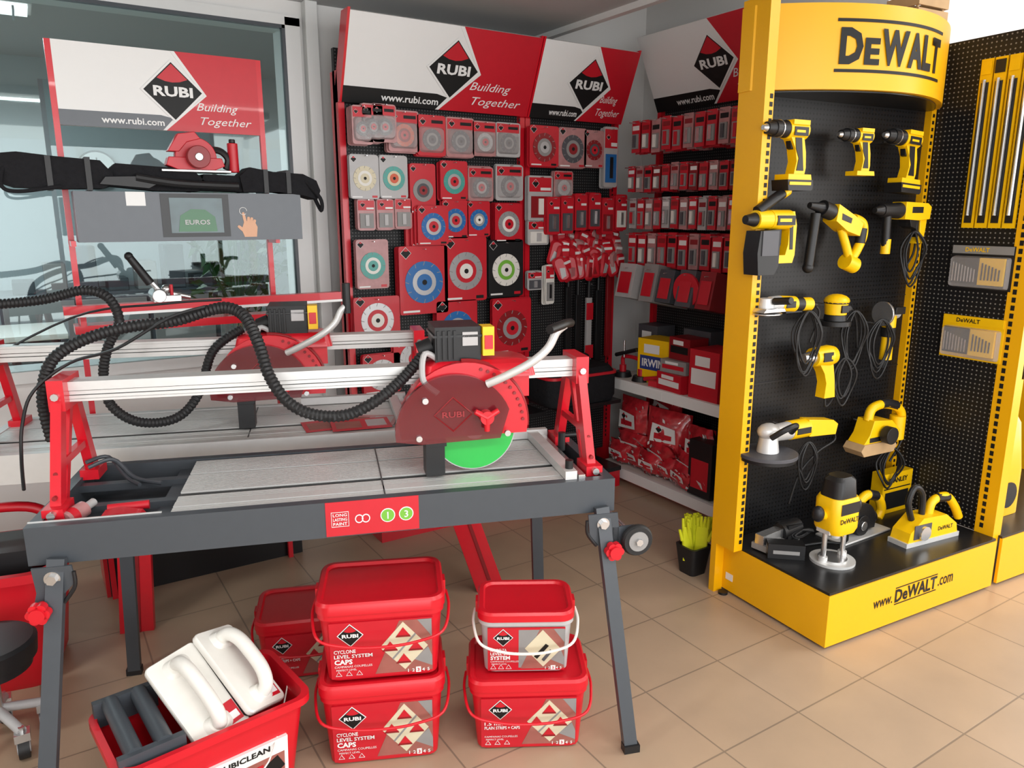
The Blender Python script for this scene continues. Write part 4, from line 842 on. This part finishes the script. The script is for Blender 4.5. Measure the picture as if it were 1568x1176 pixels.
q.box(-.07,.07,-.03,.03,0,.06,BLK);q.box(-.0705,-.07,-.02,.02,.015,.045,GRP);q.box(-.05,.05,-.031,-.03,.02,.035,GRP);q.finish(DW@fr((.10,.30),-38,.2255),bevel=.002)
q=M('drill_bit_set_cases')
SX=Matrix(((0,0,-1,1.03),(-1,0,0,0),(0,1,0,0),(0,0,0,1)))
for y,z,t in((.22,1.34,0),(.22,1.045,1)):
    T=SX@Tr(-y,z,0)
    q.box(-.13,.13,-.09,.09,0,.012,YEP if t else BLK,T);q.box(-.125,.125,.055,.088,.012,.014,YEP if t else GRP,T);q.loft([(.012,.24,.13,.01),(.035,.23,.12,.01)],CLR,T@Tr(0,-.02,0),n=2)
    q.box(-.12,-.01,-.07,.04,.012,.014,BLK,T);q.box(.0,.10,-.07,.04,.012,.024,YEP,T)
    for i in range(8): q.cyl((-.11+i*.013,-.06,.02),(-.11+i*.013,.02-.004*i,.02),.003,STL,seg=6,T=T)
    for i in range(6): q.cyl((.015+i*.014,-.05,.026),(.015+i*.014,.02-.005*i,.026),.003,BLK,seg=6,T=T)
    q.text('DeWALT',T@Tr(-.02,.072,.0145),.018,BLP if t else YEP,w=.10,bold=.02)
q.finish(DW)
q=M('sds_chisel_packs')
for i in range(4):
    y=.30-i*.055;T=SX@Tr(-y,1.83,0)
    q.box(-.024,.024,-.33,.33,0,.01,YEP,T);q.cyl((0,-.28,.018),(0,.25,.018),.007,STL,seg=10,T=T);q.box(-.015,.015,-.31,.24,.01,.012,BLK,T);q.box(-.02,.02,.27,.32,.012,.014,BLK if i%2 else YEP,T)
q.finish(DW)
q=M('upright_vacuum')
q.loft([(0,.26,.3,.06),(.2,.28,.3,.08),(.42,.24,.26,.08),(.5,.16,.18,.06)],YEL);q.loft([(.5,.15,.17,.06),(.62,.12,.14,.05)],GRP);q.cyl((0,-.15,.1),(0,-.155,.1),.06,BLK);q.finish(DW@fr((1.30,.28),0,.226))
# ------------------------------------------------------------------ lights, world, camera
def area(name,loc,rot,sx,sy,power,col=(1,1,1)):
    l=bpy.data.lights.new(name,'AREA');l.shape='RECTANGLE';l.size=sx;l.size_y=sy;l.energy=power;l.color=col
    o=bpy.data.objects.new(name,l);bpy.context.collection.objects.link(o);o.location=loc;o.rotation_euler=[R(a) for a in rot];return o
area('shopfront_daylight',(1.0,-2.85,1.5),(90,0,0),7.5,2.3,215,(1,.995,.985))
area('side_daylight',(5.9,-.4,1.5),(90,0,90),4.,2.2,115,(1,.99,.97))
area('office_lamp',(-.8,5.6,2.6),(0,0,0),1.6,.8,85,(.9,.97,1))
def lamp(x,y,z):  # added ceiling fixtures, out of view, for extra room light
    q=M('added_ceiling_light');q.box(-.6,.6,-.1,.1,0,.06,FRM);q.box(-.58,.58,-.08,.08,-.012,0,mat('tube_glow',(1,1,.97),.5,emit=1.5,var=0));q.finish(Tr(x,y,z));area('added_ceiling_fill',(x,y,z-.03),(0,0,0),1.1,.15,24,(1,.99,.97))
lamp(.4,.2,2.47);lamp(1.6,-.4,2.47);lamp(4.0,.3,2.92);lamp(-1.6,1.6,2.47)
w=bpy.data.worlds.new('w');bpy.context.scene.world=w;w.use_nodes=True;bg=w.node_tree.nodes['Background'];bg.inputs[0].default_value=(.86,.92,1,1);bg.inputs[1].default_value=1.0
c=bpy.data.cameras.new('camera');c.sensor_width=36;c.lens=1160/1568*36;c.clip_start=.05
co=bpy.data.objects.new('camera',c);bpy.context.collection.objects.link(co);co.location=(0,0,1.55)
co.rotation_euler=(R(90-12.54),0,R(-32.5));bpy.context.scene.camera=co
